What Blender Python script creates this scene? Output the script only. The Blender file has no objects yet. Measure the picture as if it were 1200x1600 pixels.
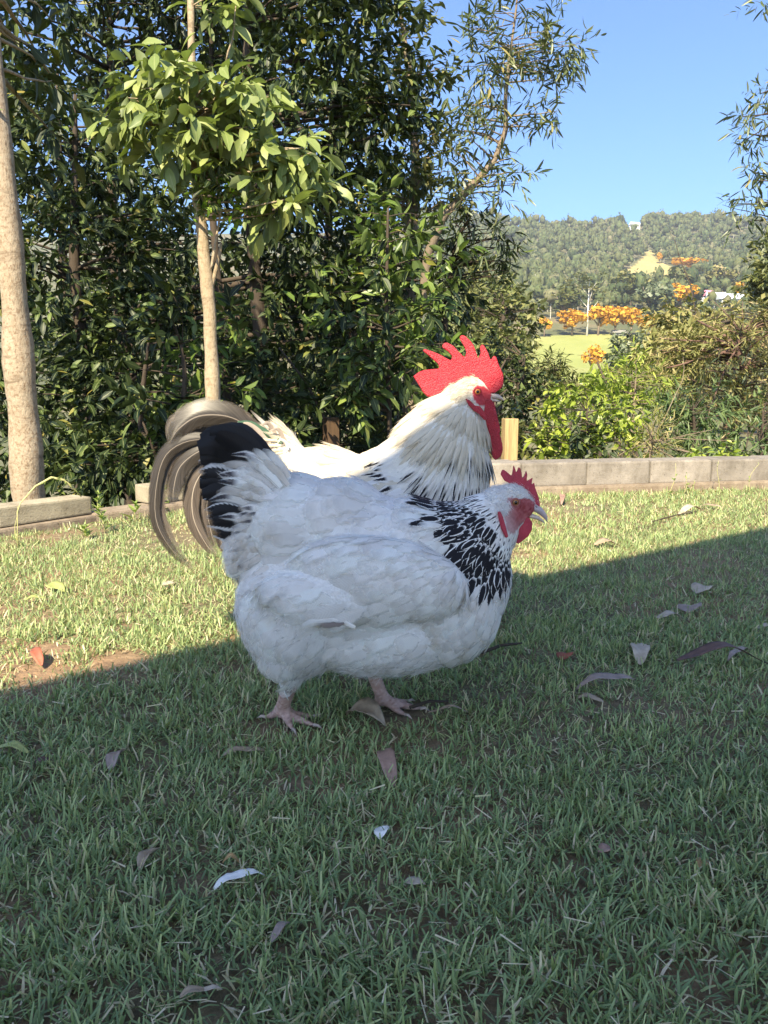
import bpy, bmesh, math, random
import numpy as np
from mathutils import Matrix, Vector

random.seed(7)
rng = np.random.default_rng(7)
scene = bpy.context.scene
col = scene.collection

# ------------------------------------------------------------------ camera, sky, sun, exposure
FPX = 1208.0                      # focal length in photo pixels (photo 1200 x 1600)
CAM_H = 0.53
PITCH = math.atan(190.0 / FPX)
cam_data = bpy.data.cameras.new('camera')
cam_data.sensor_fit = 'VERTICAL'
cam_data.sensor_height = 36.0
cam_data.lens = 36.0 * FPX / 1600.0
cam_data.clip_start = 0.02
cam_data.clip_end = 6000.0
cam = bpy.data.objects.new('camera', cam_data)
col.objects.link(cam)
cam.location = (0, 0, CAM_H)
cam.rotation_euler = (math.pi / 2 - PITCH, 0, 0)
scene.camera = cam

SUN_EL = math.radians(42.0)
SUN_AZ = math.radians(73.5)       # direction the light travels, from +X towards +Y
world = bpy.data.worlds.new('World')
scene.world = world
world.use_nodes = True
wn = world.node_tree
bg = wn.nodes['Background']
sky = wn.nodes.new('ShaderNodeTexSky')
sky.sky_type = 'NISHITA'
sky.sun_disc = False
sky.sun_elevation = SUN_EL
sky.sun_rotation = math.radians(90.0) - (SUN_AZ + math.pi)
sky.air_density = 1.0
sky.dust_density = 1.5
sky.ozone_density = 10.0
tintn = wn.nodes.new('ShaderNodeMix'); tintn.data_type = 'RGBA'; tintn.blend_type = 'MULTIPLY'; tintn.inputs[0].default_value = 1.0
tintn.inputs[7].default_value = (0.94, 0.98, 1.0, 1)            # white balance of the whole sky
wn.links.new(sky.outputs[0], tintn.inputs[6]); wn.links.new(tintn.outputs[2], bg.inputs[0])
bg.inputs[1].default_value = 0.09

sun_data = bpy.data.lights.new('sun', 'SUN')
sun_data.energy = 4.5
sun_data.angle = math.radians(0.53)
sun_data.color = (1.0, 0.87, 0.63)
sun = bpy.data.objects.new('sun', sun_data)
col.objects.link(sun)
LDIR = Vector((math.cos(SUN_AZ) * math.cos(SUN_EL), math.sin(SUN_AZ) * math.cos(SUN_EL), -math.sin(SUN_EL)))
sun.rotation_euler = LDIR.to_track_quat('-Z', 'Y').to_euler()
sun.location = (-3, -8, 9)

scene.view_settings.view_transform = 'Standard'
scene.view_settings.look = 'None'
scene.view_settings.exposure = 1.68
scene.view_settings.gamma = 1.0
scene.view_settings.use_curve_mapping = False
scene.cycles.use_denoising = True
scene.cycles.max_bounces = 8
scene.cycles.diffuse_bounces = 4
scene.cycles.transparent_max_bounces = 24
scene.cycles.caustics_reflective = False
scene.cycles.caustics_refractive = False
scene.cycles.volume_bounces = 0

# ------------------------------------------------------------------ picking points from the photograph
CP, SP = math.cos(PITCH), math.sin(PITCH)
def at(px, py, Y):
    """world point seen at a photo pixel, at distance Y in front of the camera's foot"""
    u, v = (px - 600.0) / FPX, (800.0 - py) / FPX
    t = Y / (CP + v * SP)
    return np.array((u * t, Y, CAM_H + (-SP + v * CP) * t))
def ground(px, py):
    u, v = (px - 600.0) / FPX, (800.0 - py) / FPX
    t = CAM_H / (SP - v * CP)
    return np.array((u * t, (CP + v * SP) * t, 0.0))
def proj(P):
    P = np.asarray(P, float)
    x, y, z = P[..., 0], P[..., 1], P[..., 2] - CAM_H
    d = y * CP - z * SP
    up = y * SP + z * CP
    d = np.where(np.abs(d) < 1e-6, 1e-6, d)
    return 600 + FPX * x / d, 800 - FPX * up / d, d
def mpp(Y, py=800):
    """metres per photo pixel at distance Y"""
    v = (800.0 - py) / FPX
    return Y / (CP + v * SP) / FPX
def in_poly(px, py, poly):
    px = np.asarray(px, float); py = np.asarray(py, float)
    inside = np.zeros(px.shape, bool)
    n = len(poly)
    for i in range(n):
        x1, y1 = poly[i]; x2, y2 = poly[(i + 1) % n]
        c = ((y1 > py) != (y2 > py))
        xi = (x2 - x1) * (py - y1) / ((y2 - y1) if y2 != y1 else 1e-9) + x1
        inside ^= c & (px < xi)
    return inside

# ------------------------------------------------------------------ object helpers
def tag(o, label=None, cat=None, group=None, kind=None):
    if label: o['label'] = label
    if cat: o['category'] = cat
    if group: o['group'] = group
    if kind: o['kind'] = kind
    return o
def empty(name, loc):
    o = bpy.data.objects.new(name, None)
    o.empty_display_size = 0.05
    o.location = tuple(loc)
    col.objects.link(o)
    return o
def link(name, me, parent=None, loc=None):
    o = bpy.data.objects.new(name, me)
    col.objects.link(o)
    if parent is not None: o.parent = parent
    if loc is not None: o.location = tuple(loc)
    return o
def np_mesh(name, V, loops, starts, totals, mats=(), matidx=None, uv=None, tint=None, colr=None, smooth=True):
    me = bpy.data.meshes.new(name)
    V = np.ascontiguousarray(V, dtype=np.float32)
    me.vertices.add(len(V)); me.vertices.foreach_set('co', V.ravel())
    me.loops.add(len(loops)); me.loops.foreach_set('vertex_index', np.asarray(loops, dtype=np.int32))
    me.polygons.add(len(starts))
    me.polygons.foreach_set('loop_start', np.asarray(starts, dtype=np.int32))
    for m in mats: me.materials.append(m)
    if matidx is not None: me.polygons.foreach_set('material_index', np.asarray(matidx, dtype=np.int32))
    me.polygons.foreach_set('use_smooth', np.full(len(starts), smooth, dtype=bool))
    if uv is not None:
        l = me.uv_layers.new(name='UVMap')
        l.data.foreach_set('uv', np.asarray(uv, dtype=np.float32).ravel())
    if tint is not None:
        a = me.attributes.new('tint', 'FLOAT', 'POINT')
        a.data.foreach_set('value', np.asarray(tint, dtype=np.float32))
    if colr is not None:
        a = me.attributes.new('Col', 'FLOAT_COLOR', 'POINT')
        a.data.foreach_set('color', np.asarray(colr, dtype=np.float32).ravel())
    me.update(calc_edges=True)
    return me
def py_mesh(name, V, F, mats=(), smooth=True, **kw):
    tot = np.array([len(f) for f in F], dtype=np.int32)
    loops = np.fromiter((i for f in F for i in f), dtype=np.int32, count=int(tot.sum()))
    starts = np.concatenate(([0], np.cumsum(tot)[:-1]))
    return np_mesh(name, np.asarray(V, float), loops, starts, tot, mats, smooth=smooth, **kw)
class Geo:
    """collects raw vertices and faces of ONE part"""
    def __init__(s): s.V = []; s.F = []; s.m = []; s.n = 0
    def add(s, V, F, m=0):
        V = np.asarray(V, float).reshape(-1, 3)
        s.V.append(V); s.F += [tuple(i + s.n for i in f) for f in F]; s.m += [m] * len(F); s.n += len(V)
        return s
    def mesh(s, name, mats, off=(0, 0, 0), smooth=True):
        V = np.concatenate(s.V) - np.asarray(off, float)
        return py_mesh(name, V, s.F, mats, smooth, matidx=s.m)

def tube(pts, radii, n=7, side=None, cap=True, ell=1.0):
    pts = [np.asarray(p, float) for p in pts]
    k = len(pts)
    V = []; F = []
    up = None
    for i in range(k):
        t = pts[min(i + 1, k - 1)] - pts[max(i - 1, 0)]
        t = t / (np.linalg.norm(t) + 1e-12)
        if side is not None:
            a = np.asarray(side, float); a = a - t * a.dot(t); a /= np.linalg.norm(a) + 1e-12
        else:
            if up is None:
                up = np.array((0, 0, 1.0)) if abs(t[2]) < 0.9 else np.array((1.0, 0, 0))
            a = up - t * up.dot(t); a /= np.linalg.norm(a) + 1e-12
            up = a
        b = np.cross(t, a)
        r = radii[i] if hasattr(radii, '__len__') else radii
        ra, rb = (r if hasattr(r, '__len__') else (r * ell, r))
        for j in range(n):
            q = 2 * math.pi * j / n
            V.append(pts[i] + a * (ra * math.cos(q)) + b * (rb * math.sin(q)))
    for i in range(k - 1):
        for j in range(n):
            j2 = (j + 1) % n
            F.append((i * n + j, i * n + j2, (i + 1) * n + j2, (i + 1) * n + j))
    if cap:
        F.append(tuple(range(n - 1, -1, -1)))
        F.append(tuple((k - 1) * n + j for j in range(n)))
    return np.array(V), F
_ico = None
def ico(sub=2):
    bm = bmesh.new(); bmesh.ops.create_icosphere(bm, subdivisions=sub, radius=1.0)
    V = np.array([v.co[:] for v in bm.verts]); F = [tuple(v.index for v in f.verts) for f in bm.faces]
    bm.free(); return V, F
ICO1 = ico(1); ICO2 = ico(2); ICO3 = ico(3)
def ellipsoid(c, r, rot=0.0, base=ICO3):
    """rot turns the ellipsoid about the Y axis (in the side view)"""
    V = base[0] * np.asarray(r, float)
    if rot:
        ca, sa = math.cos(rot), math.sin(rot)
        x = V[:, 0] * ca - V[:, 2] * sa; z = V[:, 0] * sa + V[:, 2] * ca
        V = np.stack((x, V[:, 1], z), 1)
    return V + np.asarray(c, float), base[1]
def box_geo(lo, hi, bev=0.0, mat=None):
    bm = bmesh.new()
    bmesh.ops.create_cube(bm, size=1.0)
    lo = Vector(lo); hi = Vector(hi)
    for v in bm.verts: v.co = Vector((lo[i] + (v.co[i] + .5) * (hi[i] - lo[i]) for i in range(3)))
    if bev: bmesh.ops.bevel(bm, geom=bm.edges[:], offset=bev, segments=2, profile=.6, affect='EDGES')
    if mat is not None: bmesh.ops.transform(bm, matrix=mat, verts=bm.verts)
    V = np.array([v.co[:] for v in bm.verts]); F = [tuple(v.index for v in f.verts) for f in bm.faces]
    bm.free(); return V, F
def fuse(shapes, voxel, smooth=3, factor=.5):
    """union of closed shapes as one continuous surface; returns a mesh"""
    g = Geo()
    for V, F in shapes: g.add(V, F)
    me = g.mesh('fuse_tmp', [])
    o = bpy.data.objects.new('fuse_tmp', me); col.objects.link(o)
    m = o.modifiers.new('r', 'REMESH'); m.mode = 'VOXEL'; m.voxel_size = voxel
    s = o.modifiers.new('s', 'SMOOTH'); s.factor = factor; s.iterations = smooth
    dg = bpy.context.evaluated_depsgraph_get(); dg.update()
    out = bpy.data.meshes.new_from_object(o.evaluated_get(dg))
    bpy.data.objects.remove(o); bpy.data.meshes.remove(me)
    out.polygons.foreach_set('use_smooth', np.ones(len(out.polygons), bool))
    return out
def mesh_V(me):
    a = np.empty(len(me.vertices) * 3, np.float32); me.vertices.foreach_get('co', a); return a.reshape(-1, 3).astype(float)
def mesh_N(me):
    a = np.empty(len(me.vertices) * 3, np.float32); me.vertices.foreach_get('normal', a); return a.reshape(-1, 3).astype(float)
def set_V(me, V):
    me.vertices.foreach_set('co', np.ascontiguousarray(V, np.float32).ravel()); me.update()
def vnoise(P, f, seed=0):
    """cheap smooth pseudo noise, about -1..1"""
    P = np.asarray(P, float) * f
    s = 0
    for k, (a, b, c, d) in enumerate(((1.0, .37, .71, .3), (-.53, 1.13, .41, 1.7), (.81, -.62, 1.21, 4.1), (.29, .95, -1.07, 2.2))):
        s = s + np.sin(P[..., 0] * a * 1.7 + P[..., 1] * b * 1.9 + P[..., 2] * c * 1.8 + d + seed * 1.37 * (k + 1))
    return s / 3.0

# ------------------------------------------------------------------ materials
def new_mat(name):
    m = bpy.data.materials.new(name); m.use_nodes = True
    nt = m.node_tree
    return m, nt, nt.nodes['Principled BSDF'], nt.nodes['Material Output']
def ramp(nt, fac, stops, interp='LINEAR'):
    r = nt.nodes.new('ShaderNodeValToRGB'); r.color_ramp.interpolation = interp
    e = r.color_ramp.elements
    while len(e) < len(stops): e.new(.5)
    for k, (p, c) in enumerate(stops):
        e[k].position = p; e[k].color = (c[0], c[1], c[2], 1) if hasattr(c, '__len__') else (c, c, c, 1)
    nt.links.new(fac, r.inputs[0]); return r.outputs[0]
def noise(nt, scale, detail=4, rough=.55, vec=None, dist=0.0):
    n = nt.nodes.new('ShaderNodeTexNoise'); n.inputs['Scale'].default_value = scale
    n.inputs['Detail'].default_value = detail; n.inputs['Roughness'].default_value = rough; n.inputs['Distortion'].default_value = dist
    if vec is not None: nt.links.new(vec, n.inputs['Vector'])
    return n.outputs[0]
def coord(nt, kind='Object', scale=None):
    c = nt.nodes.new('ShaderNodeTexCoord').outputs[kind]
    if scale is not None:
        mp = nt.nodes.new('ShaderNodeMapping'); mp.inputs['Scale'].default_value = scale
        nt.links.new(c, mp.inputs[0]); c = mp.outputs[0]
    return c
def math_n(nt, op, a, b=None, clamp=False):
    n = nt.nodes.new('ShaderNodeMath'); n.operation = op; n.use_clamp = clamp
    for k, v in enumerate((a, b)):
        if v is None: continue
        if hasattr(v, 'node'): nt.links.new(v, n.inputs[k])
        else: n.inputs[k].default_value = v
    return n.outputs[0]
def mixc(nt, fac, a, b, mode='MIX'):
    n = nt.nodes.new('ShaderNodeMix'); n.data_type = 'RGBA'; n.blend_type = mode
    for k, v in ((0, fac), (6, a), (7, b)):
        if hasattr(v, 'node'): nt.links.new(v, n.inputs[k])
        elif k == 0: n.inputs[0].default_value = v
        else: n.inputs[k].default_value = (v[0], v[1], v[2], 1)
    return n.outputs[2]
def bump(nt, pr, h, strength=.4, dist=.01):
    b = nt.nodes.new('ShaderNodeBump'); b.inputs['Strength'].default_value = strength; b.inputs['Distance'].default_value = dist
    nt.links.new(h, b.inputs['Height']); nt.links.new(b.outputs[0], pr.inputs['Normal']); return b.outputs[0]
def tintval(nt):
    """per piece random: the 'tint' attribute in joined meshes, the object's random in single ones"""
    a = nt.nodes.new('ShaderNodeAttribute'); a.attribute_name = 'tint'
    o = nt.nodes.new('ShaderNodeObjectInfo')
    return math_n(nt, 'FRACT', math_n(nt, 'ADD', a.outputs['Fac'], o.outputs['Random']))
def translucent(nt, pr, out, colr, amount):
    t = nt.nodes.new('ShaderNodeBsdfTranslucent'); nt.links.new(colr, t.inputs[0])
    mx = nt.nodes.new('ShaderNodeMixShader'); mx.inputs[0].default_value = amount
    nt.links.new(pr.outputs[0], mx.inputs[1]); nt.links.new(t.outputs[0], mx.inputs[2]); nt.links.new(mx.outputs[0], out.inputs[0])
def leaf_mat(name, stops, rough=.42, trans=.25, back=None, spec=.5):
    m, nt, pr, out = new_mat(name)
    t = tintval(nt)
    c = ramp(nt, t, stops)
    uvn = nt.nodes.new('ShaderNodeUVMap').outputs[0]
    sep = nt.nodes.new('ShaderNodeSeparateXYZ'); nt.links.new(uvn, sep.inputs[0])
    # paler midrib
    rib = math_n(nt, 'ABSOLUTE', math_n(nt, 'SUBTRACT', sep.outputs[0], .5))
    ribm = math_n(nt, 'LESS_THAN', rib, .045)
    c = mixc(nt, math_n(nt, 'MULTIPLY', ribm, .5), c, (.30, .33, .14))
    if back is not None:
        g = nt.nodes.new('ShaderNodeNewGeometry')
        c = mixc(nt, math_n(nt, 'MULTIPLY', g.outputs['Backfacing'], .7), c, back)
    nt.links.new(c, pr.inputs['Base Color']); pr.inputs['Roughness'].default_value = rough
    pr.inputs['Specular IOR Level'].default_value = spec
    br = mixc(nt, 1.0, c, (1.3, 1.45, .6), 'MULTIPLY')
    translucent(nt, pr, out, br, trans)
    return m
def bark_mat(name, c1, c2, scale=9, stretch=.35, rough=.9, blot=None):
    m, nt, pr, out = new_mat(name)
    v = coord(nt, 'Object', (1, 1, stretch))
    n1 = noise(nt, scale, 6, .6, v)
    c = ramp(nt, n1, [(.3, c1), (.7, c2)])
    if blot:
        n2 = noise(nt, scale * 3.2, 3, .6, coord(nt, 'Object', (1, 1, .8)))
        c = mixc(nt, ramp(nt, n2, [(.48, 0), (.66, .85)]), c, blot)
        n3 = noise(nt, 5, 5, .7, coord(nt, 'Object', (1, 1, 4.0)), .8)
        c = mixc(nt, ramp(nt, n3, [(.54, 0), (.70, .75)]), c, tuple(x * .6 for x in blot))
    nt.links.new(c, pr.inputs['Base Color']); pr.inputs['Roughness'].default_value = rough
    bump(nt, pr, noise(nt, scale * 4, 6, .7, v), .6, .012)
    return m

# ------------------------------------------------------------------ repeated pieces: leaves, feathers
class Piece:
    """a small leaf- or feather-like blade along +Y with its face towards +Z; length 1"""
    def __init__(s, width, profile, nseg=3, fold=.15, curl=.1, mat=0, ragged=0., bend=0., seed=0, cols=3, wav=0.):
        r = np.random.default_rng(seed)
        ts = np.linspace(0, 1, nseg + 1)
        V = []; UV = []
        for i, t in enumerate(ts):
            w = width * profile(t) * .5
            y = t; z = -curl * t * t; x0 = bend * t * t
            for j in range(cols):
                q = -1 + 2 * j / (cols - 1)
                rg = 1 + (ragged * r.uniform(-1, 1) if abs(q) > .9 else 0)
                V.append((x0 + q * w * rg, y + (ragged * r.uniform(-.06, .06) if abs(q) > .9 else 0), z + fold * w * abs(q) + wav * w * r.uniform(-1, 1)))
                UV.append((j / (cols - 1), t))
        s.V = np.array(V); s.uvv = np.array(UV)
        F = []
        for i in range(nseg):
            for j in range(cols - 1):
                a = i * cols + j
                F.append((a, a + 1, a + cols + 1, a + cols))
        s.F = np.array(F); s.mat = mat; s._me = {}
    def mesh(s, name, mats):
        k = name
        if k not in s._me:
            s._me[k] = np_mesh(name, s.V, s.F.ravel(), np.arange(len(s.F)) * 4, None, [mats[s.mat]], None, s.uvv[s.F.ravel()])
        return s._me[k]
def frames(pos, d, nrm, L, W):
    """(n,4,4) matrices: local +Y -> d * L, +Z -> nrm, +X across * W"""
    d = d / (np.linalg.norm(d, axis=1, keepdims=True) + 1e-9)
    nrm = nrm - d * (nrm * d).sum(1, keepdims=True)
    nrm = nrm / (np.linalg.norm(nrm, axis=1, keepdims=True) + 1e-9)
    x = np.cross(d, nrm)
    M = np.zeros((len(pos), 4, 4))
    M[:, :3, 0] = x * W[:, None]; M[:, :3, 1] = d * L[:, None]; M[:, :3, 2] = nrm * L[:, None]; M[:, :3, 3] = pos; M[:, 3, 3] = 1
    return M
def bake(name, pieces, which, M, mats, off=(0, 0, 0), tint=None):
    Vs = []; Ls = []; UVs = []; mi = []; tn = []; nv = 0
    off = np.asarray(off, float)
    if tint is None: tint = rng.random(len(M))
    for k, p in enumerate(pieces):
        sel = np.nonzero(which == k)[0]
        if not len(sel): continue
        m = M[sel]
        V = np.einsum('nij,vj->nvi', m[:, :3, :3], p.V) + m[:, None, :3, 3] - off
        n, v = V.shape[:2]
        Vs.append(V.reshape(-1, 3))
        f = (p.F[None] + (np.arange(n) * v)[:, None, None] + nv).reshape(-1, 4)
        Ls.append(f); UVs.append(np.tile(p.uvv[p.F.ravel()], (n, 1))); mi.append(np.full(len(f), p.mat)); tn.append(np.repeat(tint[sel], v))
        nv += n * v
    L = np.concatenate(Ls)
    return np_mesh(name, np.concatenate(Vs), L.ravel(), np.arange(len(L)) * 4, None, mats, np.concatenate(mi), np.concatenate(UVs), np.concatenate(tn))
def scatter_parts(parent, off, part_name, mass_name, pieces, which, M, mats, n_single, score, tint=None):
    """the n_single best-scored pieces as parts of their own, the rest joined as one part of kind stuff"""
    order = np.argsort(-score)
    single = order[:n_single]; rest = order[n_single:]
    off = np.asarray(off, float)
    T = np.eye(4); T[:3, 3] = -off
    for i in single:
        p = pieces[which[i]]
        o = bpy.data.objects.new(part_name, p.mesh(part_name, mats)); col.objects.link(o)
        o.parent = parent
        o.matrix_basis = Matrix((T @ M[i]).tolist())
    if len(rest):
        me = bake(mass_name, pieces, which[rest], M[rest], mats, off, None if tint is None else tint[rest])
        tag(link(mass_name, me, parent), kind='stuff')
def seen_score(M):
    """pieces that show largest: in the frame and near"""
    px, py, d = proj(M[:, :3, 3])
    inside = (px > -20) & (px < 1220) & (py > -20) & (py < 1620) & (d > .1)
    size = np.linalg.norm(M[:, :3, 1], axis=1) / np.maximum(d, .1)
    return np.where(inside, 1 + size - .05 * d, -d * .001)

# ------------------------------------------------------------------ terrain
ty = np.array([-300, 4.2, 5, 7, 10, 20, 40, 80, 140, 210, 270, 380, 550, 700, 800, 900, 1200])
tz = np.array([-.16, -.16, -.45, -1.2, -2.4, -4.5, -7.0, -7.5, -2, 5.5, 17.5, 39, 79, 126, 163, 172, 130])
def terrain_z(x, y):
    x = np.asarray(x, float); y = np.asarray(y, float)
    z = np.interp(y, ty, tz)
    far = np.clip((y - 60) / 240, 0, 1)
    P = np.stack((x, y, np.zeros_like(x)), -1)
    z = z + far * (vnoise(P, 1 / 130., 3) * 5.0 + vnoise(P, 1 / 55., 5) * 1.8)
    z = z + np.clip((y - 8) / 20, 0, 1) * vnoise(P, 1 / 9., 8) * .18
    ridge = np.clip((y - 620) / 200, 0, 1)
    z = z + ridge * (6 * np.sin(x / 95. + .8) + 4 * np.sin(x / 37.) + .014 * (x - 230))
    return z
def make_ground():
    xs = np.concatenate((np.linspace(-1500, -130, 24), np.linspace(-120, -12, 20), np.linspace(-10, 10, 24), np.linspace(12, 120, 20), np.linspace(130, 1500, 50)))
    ys = np.concatenate((np.linspace(-300, -10, 8), np.linspace(-8, 12, 30), np.linspace(13, 60, 24), np.linspace(64, 300, 40), np.linspace(310, 1200, 60)))
    X, Y = np.meshgrid(xs, ys)
    Z = terrain_z(X, Y)
    V = np.stack((X, Y, Z), -1).reshape(-1, 3)
    nx, ny = len(xs), len(ys)
    i, j = np.meshgrid(np.arange(nx - 1), np.arange(ny - 1))
    a = (j * nx + i).ravel()
    F = np.stack((a, a + 1, a + nx + 1, a + nx), 1)
    m, nt, pr, out = new_mat('hillside_soil')
    c = ramp(nt, noise(nt, .06, 8, .6, coord(nt)), [(.3, (.06, .075, .03)), (.5, (.11, .11, .05)), (.7, (.17, .13, .075))])
    nt.links.new(c, pr.inputs['Base Color']); pr.inputs['Roughness'].default_value = 1
    tag(link('terrain', np_mesh('terrain', V, F.ravel(), np.arange(len(F)) * 4, None, [m])), kind='structure')
make_ground()

# grass sheets on the far slope, draped a little above the terrain
def drape(name, poly_px, grid=46, lift=.6, cols=((.16, .19, .05), (.26, .26, .09), (.33, .30, .13)), ylim=(100, 900), scale=.05):
    """a sheet over the patch of hillside whose outline is given in photo pixels"""
    pts = []
    for px, py in poly_px:
        ys = np.linspace(ylim[0], ylim[1], 1600)
        u = (px - 600) / FPX; v = (800 - py) / FPX
        t = ys / (CP + v * SP); xs = u * t; zs = CAM_H + (-SP + v * CP) * t
        d = zs - terrain_z(xs, ys)
        k = np.nonzero(d < 0)[0]
        k = k[0] if len(k) else len(ys) - 1
        pts.append((xs[k], ys[k]))
    pts = np.array(pts)
    bm = bmesh.new()
    lo, hi = pts.min(0), pts.max(0)
    gx = np.linspace(lo[0], hi[0], grid); gy = np.linspace(lo[1], hi[1], grid)
    X, Y = np.meshgrid(gx, gy)
    ins = in_poly(X, Y, [tuple(p) for p in pts])
    idx = -np.ones(X.shape, int); V = []
    F = []
    for j in range(grid - 1):
        for i in range(grid - 1):
            if ins[j, i] or ins[j + 1, i] or ins[j, i + 1] or ins[j + 1, i + 1]:
                q = []
                for (jj, ii) in ((j, i), (j, i + 1), (j + 1, i + 1), (j + 1, i)):
                    if idx[jj, ii] < 0:
                        idx[jj, ii] = len(V); V.append((X[jj, ii], Y[jj, ii], float(terrain_z(X[jj, ii], Y[jj, ii])) + lift))
                    q.append(idx[jj, ii])
                F.append(tuple(q))
    bm.free()
    m, nt, pr, out = new_mat(name + '_grass')
    c = ramp(nt, noise(nt, scale, 8, .65, coord(nt)), [(.3, cols[0]), (.5, cols[1]), (.72, cols[2])])
    nt.links.new(c, pr.inputs['Base Color']); pr.inputs['Roughness'].default_value = 1
    o = link(name, py_mesh(name, V, F, [m])); tag(o, kind='structure')
    return pts
FIELD_PX = [(838, 532), (880, 527), (960, 525), (1000, 528), (1010, 545), (990, 600), (900, 610), (820, 600), (800, 560)]
CLEAR_PX = [(1016, 392), (1032, 412), (1062, 424), (1095, 436), (1092, 448), (1035, 448), (990, 442), (972, 430), (998, 414)]
CLEAR2_PX = [(965, 452), (1000, 449), (1002, 457), (966, 460)]
SCAR_PX = [(905, 362), (928, 362), (932, 372), (908, 374)]
field_xy = drape('field', FIELD_PX, cols=((.18, .21, .05), (.23, .25, .07), (.29, .28, .10)))
clear_xy = drape('hill_clearing', CLEAR_PX, cols=((.20, .20, .07), (.33, .28, .11), (.38, .27, .13)))
clear2_xy = drape('hill_paddock', CLEAR2_PX, grid=16, cols=((.22, .21, .07), (.30, .26, .10), (.38, .30, .13)))
scar_xy = drape('earth_cutting', SCAR_PX, grid=16, cols=((.35, .20, .10), (.45, .28, .16), (.5, .33, .2)))

# ------------------------------------------------------------------ lawn slab
def lawn_edge(x):
    """where the lawn ends against the garden wall"""
    return np.interp(x, [-9, -2.2, -1.22, -.95, .85, 2.1, 9], [1.6, 2.30, 3.02, 3.42, 4.0, 4.25, 5.4])
def make_lawn():
    xs = np.linspace(-6, 6, 121); n = 90
    V = []
    for x in xs:
        e = float(lawn_edge(x)) + .10
        for k in range(n):
            y = -3 + (e + 3) * k / (n - 1)
            V.append((x, y, 0))
    V = np.array(V)
    V[:, 2] = vnoise(V, 3.1, 2) * .006 + vnoise(V, 9., 4) * .002 - .004
    F = []
    for i in range(len(xs) - 1):
        for k in range(n - 1):
            a = i * n + k
            F.append((a, a + n, a + n + 1, a + 1))
    m, nt, pr, out = new_mat('lawn_soil')
    v = coord(nt)
    c1 = ramp(nt, noise(nt, 60, 8, .7, v), [(.3, (.08, .065, .035)), (.55, (.21, .165, .09)), (.75, (.38, .30, .18))])
    c2 = ramp(nt, noise(nt, 45, 8, .7, v), [(.3, (.17, .11, .065)), (.6, (.36, .23, .13)), (.8, (.5, .38, .25))])
    c = mixc(nt, ramp(nt, noise(nt, 1.7, 3, .5, v), [(.45, 0), (.62, 1)]), c1, c2)
    nt.links.new(c, pr.inputs['Base Color']); pr.inputs['Roughness'].default_value = 1
    bump(nt, pr, noise(nt, 110, 6, .7, v), .9, .01)
    tag(link('lawn', py_mesh('lawn', V, F, [m])), kind='structure')
make_lawn()

# ------------------------------------------------------------------ garden wall of concrete blocks
def concrete(name, base, dark, sc=14):
    m, nt, pr, out = new_mat(name)
    v = coord(nt, 'Object')
    o = nt.nodes.new('ShaderNodeObjectInfo')
    c = ramp(nt, noise(nt, sc, 8, .65, v), [(.28, dark), (.5, base), (.75, tuple(min(1, b * 1.25) for b in base))])
    st = ramp(nt, noise(nt, 5, 4, .6, coord(nt, 'Object', (1, 1, .3)), 1.5), [(.42, 0), (.65, 1)])
    c = mixc(nt, math_n(nt, 'MULTIPLY', st, .55), c, dark)
    pit = ramp(nt, noise(nt, 90, 2, .5, v), [(.30, 1), (.36, 0)])
    c = mixc(nt, math_n(nt, 'MULTIPLY', pit, .7), c, tuple(d * .5 for d in dark))
    hsv = nt.nodes.new('ShaderNodeHueSaturation'); nt.links.new(c, hsv.inputs['Color'])
    nt.links.new(math_n(nt, 'ADD', math_n(nt, 'MULTIPLY', o.outputs['Random'], .3), .85), hsv.inputs['Value'])
    nt.links.new(hsv.outputs[0], pr.inputs['Base Color']); pr.inputs['Roughness'].default_value = .95
    bump(nt, pr, noise(nt, 120, 5, .7, v), .5, .006)
    return m
M_block = concrete('weathered_block', (.26, .23, .195), (.14, .12, .095))
M_foot = concrete('footing_concrete', (.25, .20, .145), (.15, .11, .075), 20)
M_pale = concrete('pale_block', (.31, .27, .19), (.18, .15, .10))
def block_at(name, p, q, z0, z1, depth, parent, off, mat, bev=.010, seed=0):
    """a block whose front bottom edge runs from p to q (x, y)"""
    r = random.Random(seed)
    p = Vector((p[0], p[1], 0)); q = Vector((q[0], q[1], 0))
    d = (q - p); L = d.length; d.normalize(); nb = Vector((-d.y, d.x, 0))
    mat4 = Matrix(((d.x, nb.x, 0, p.x - off[0]), (d.y, nb.y, 0, p.y - off[1]), (0, 0, 1, z0 - off[2]), (0, 0, 0, 1)))
    V, F = box_geo((0.002, 0, 0), (L - .002, depth, z1 - z0), bev, None)
    V = V + vnoise(V, 19, seed) [:, None] * np.array((.002, .003, .0025))
    o = link(name, py_mesh(name, V, F, [mat], smooth=False), parent)
    o.matrix_basis = mat4 @ Matrix.Rotation(r.uniform(-.006, .006), 4, 'Y') @ Matrix.Translation((0, r.uniform(-.004, .004), r.uniform(-.003, .003)))
    return o
# long wall: blocks along a line behind the lawn
wall_pts = [ground(655, 786)[:2], ground(850, 772)[:2], ground(1010, 766)[:2], ground(1200, 760)[:2]]
A = np.array(ground(850, 771.5)[:2]); B = np.array(ground(1200, 762)[:2])
dirw = (B - A) / np.linalg.norm(B - A)
BL = .362
wall = empty('garden_wall', (A[0], A[1], 0)); woff = (A[0], A[1], 0)
tag(wall, 'long low wall of grey concrete blocks on a pale footing behind the lawn', 'wall')
k0 = -6
for k in range(k0, 14):
    p = A + dirw * (BL * k + .235); q = p + dirw * BL
    block_at('block', p, q, .038, .162, .20, wall, woff, M_block, seed=k + 40)
p = A + dirw * (BL * k0 + .235); q = A + dirw * (BL * 14 + .235)
block_at('footing', p - np.array((-dirw[1], dirw[0])) * .035, q - np.array((-dirw[1], dirw[0])) * .035, -.16, .035, .30, wall, woff, M_foot, bev=.012, seed=3)

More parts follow.
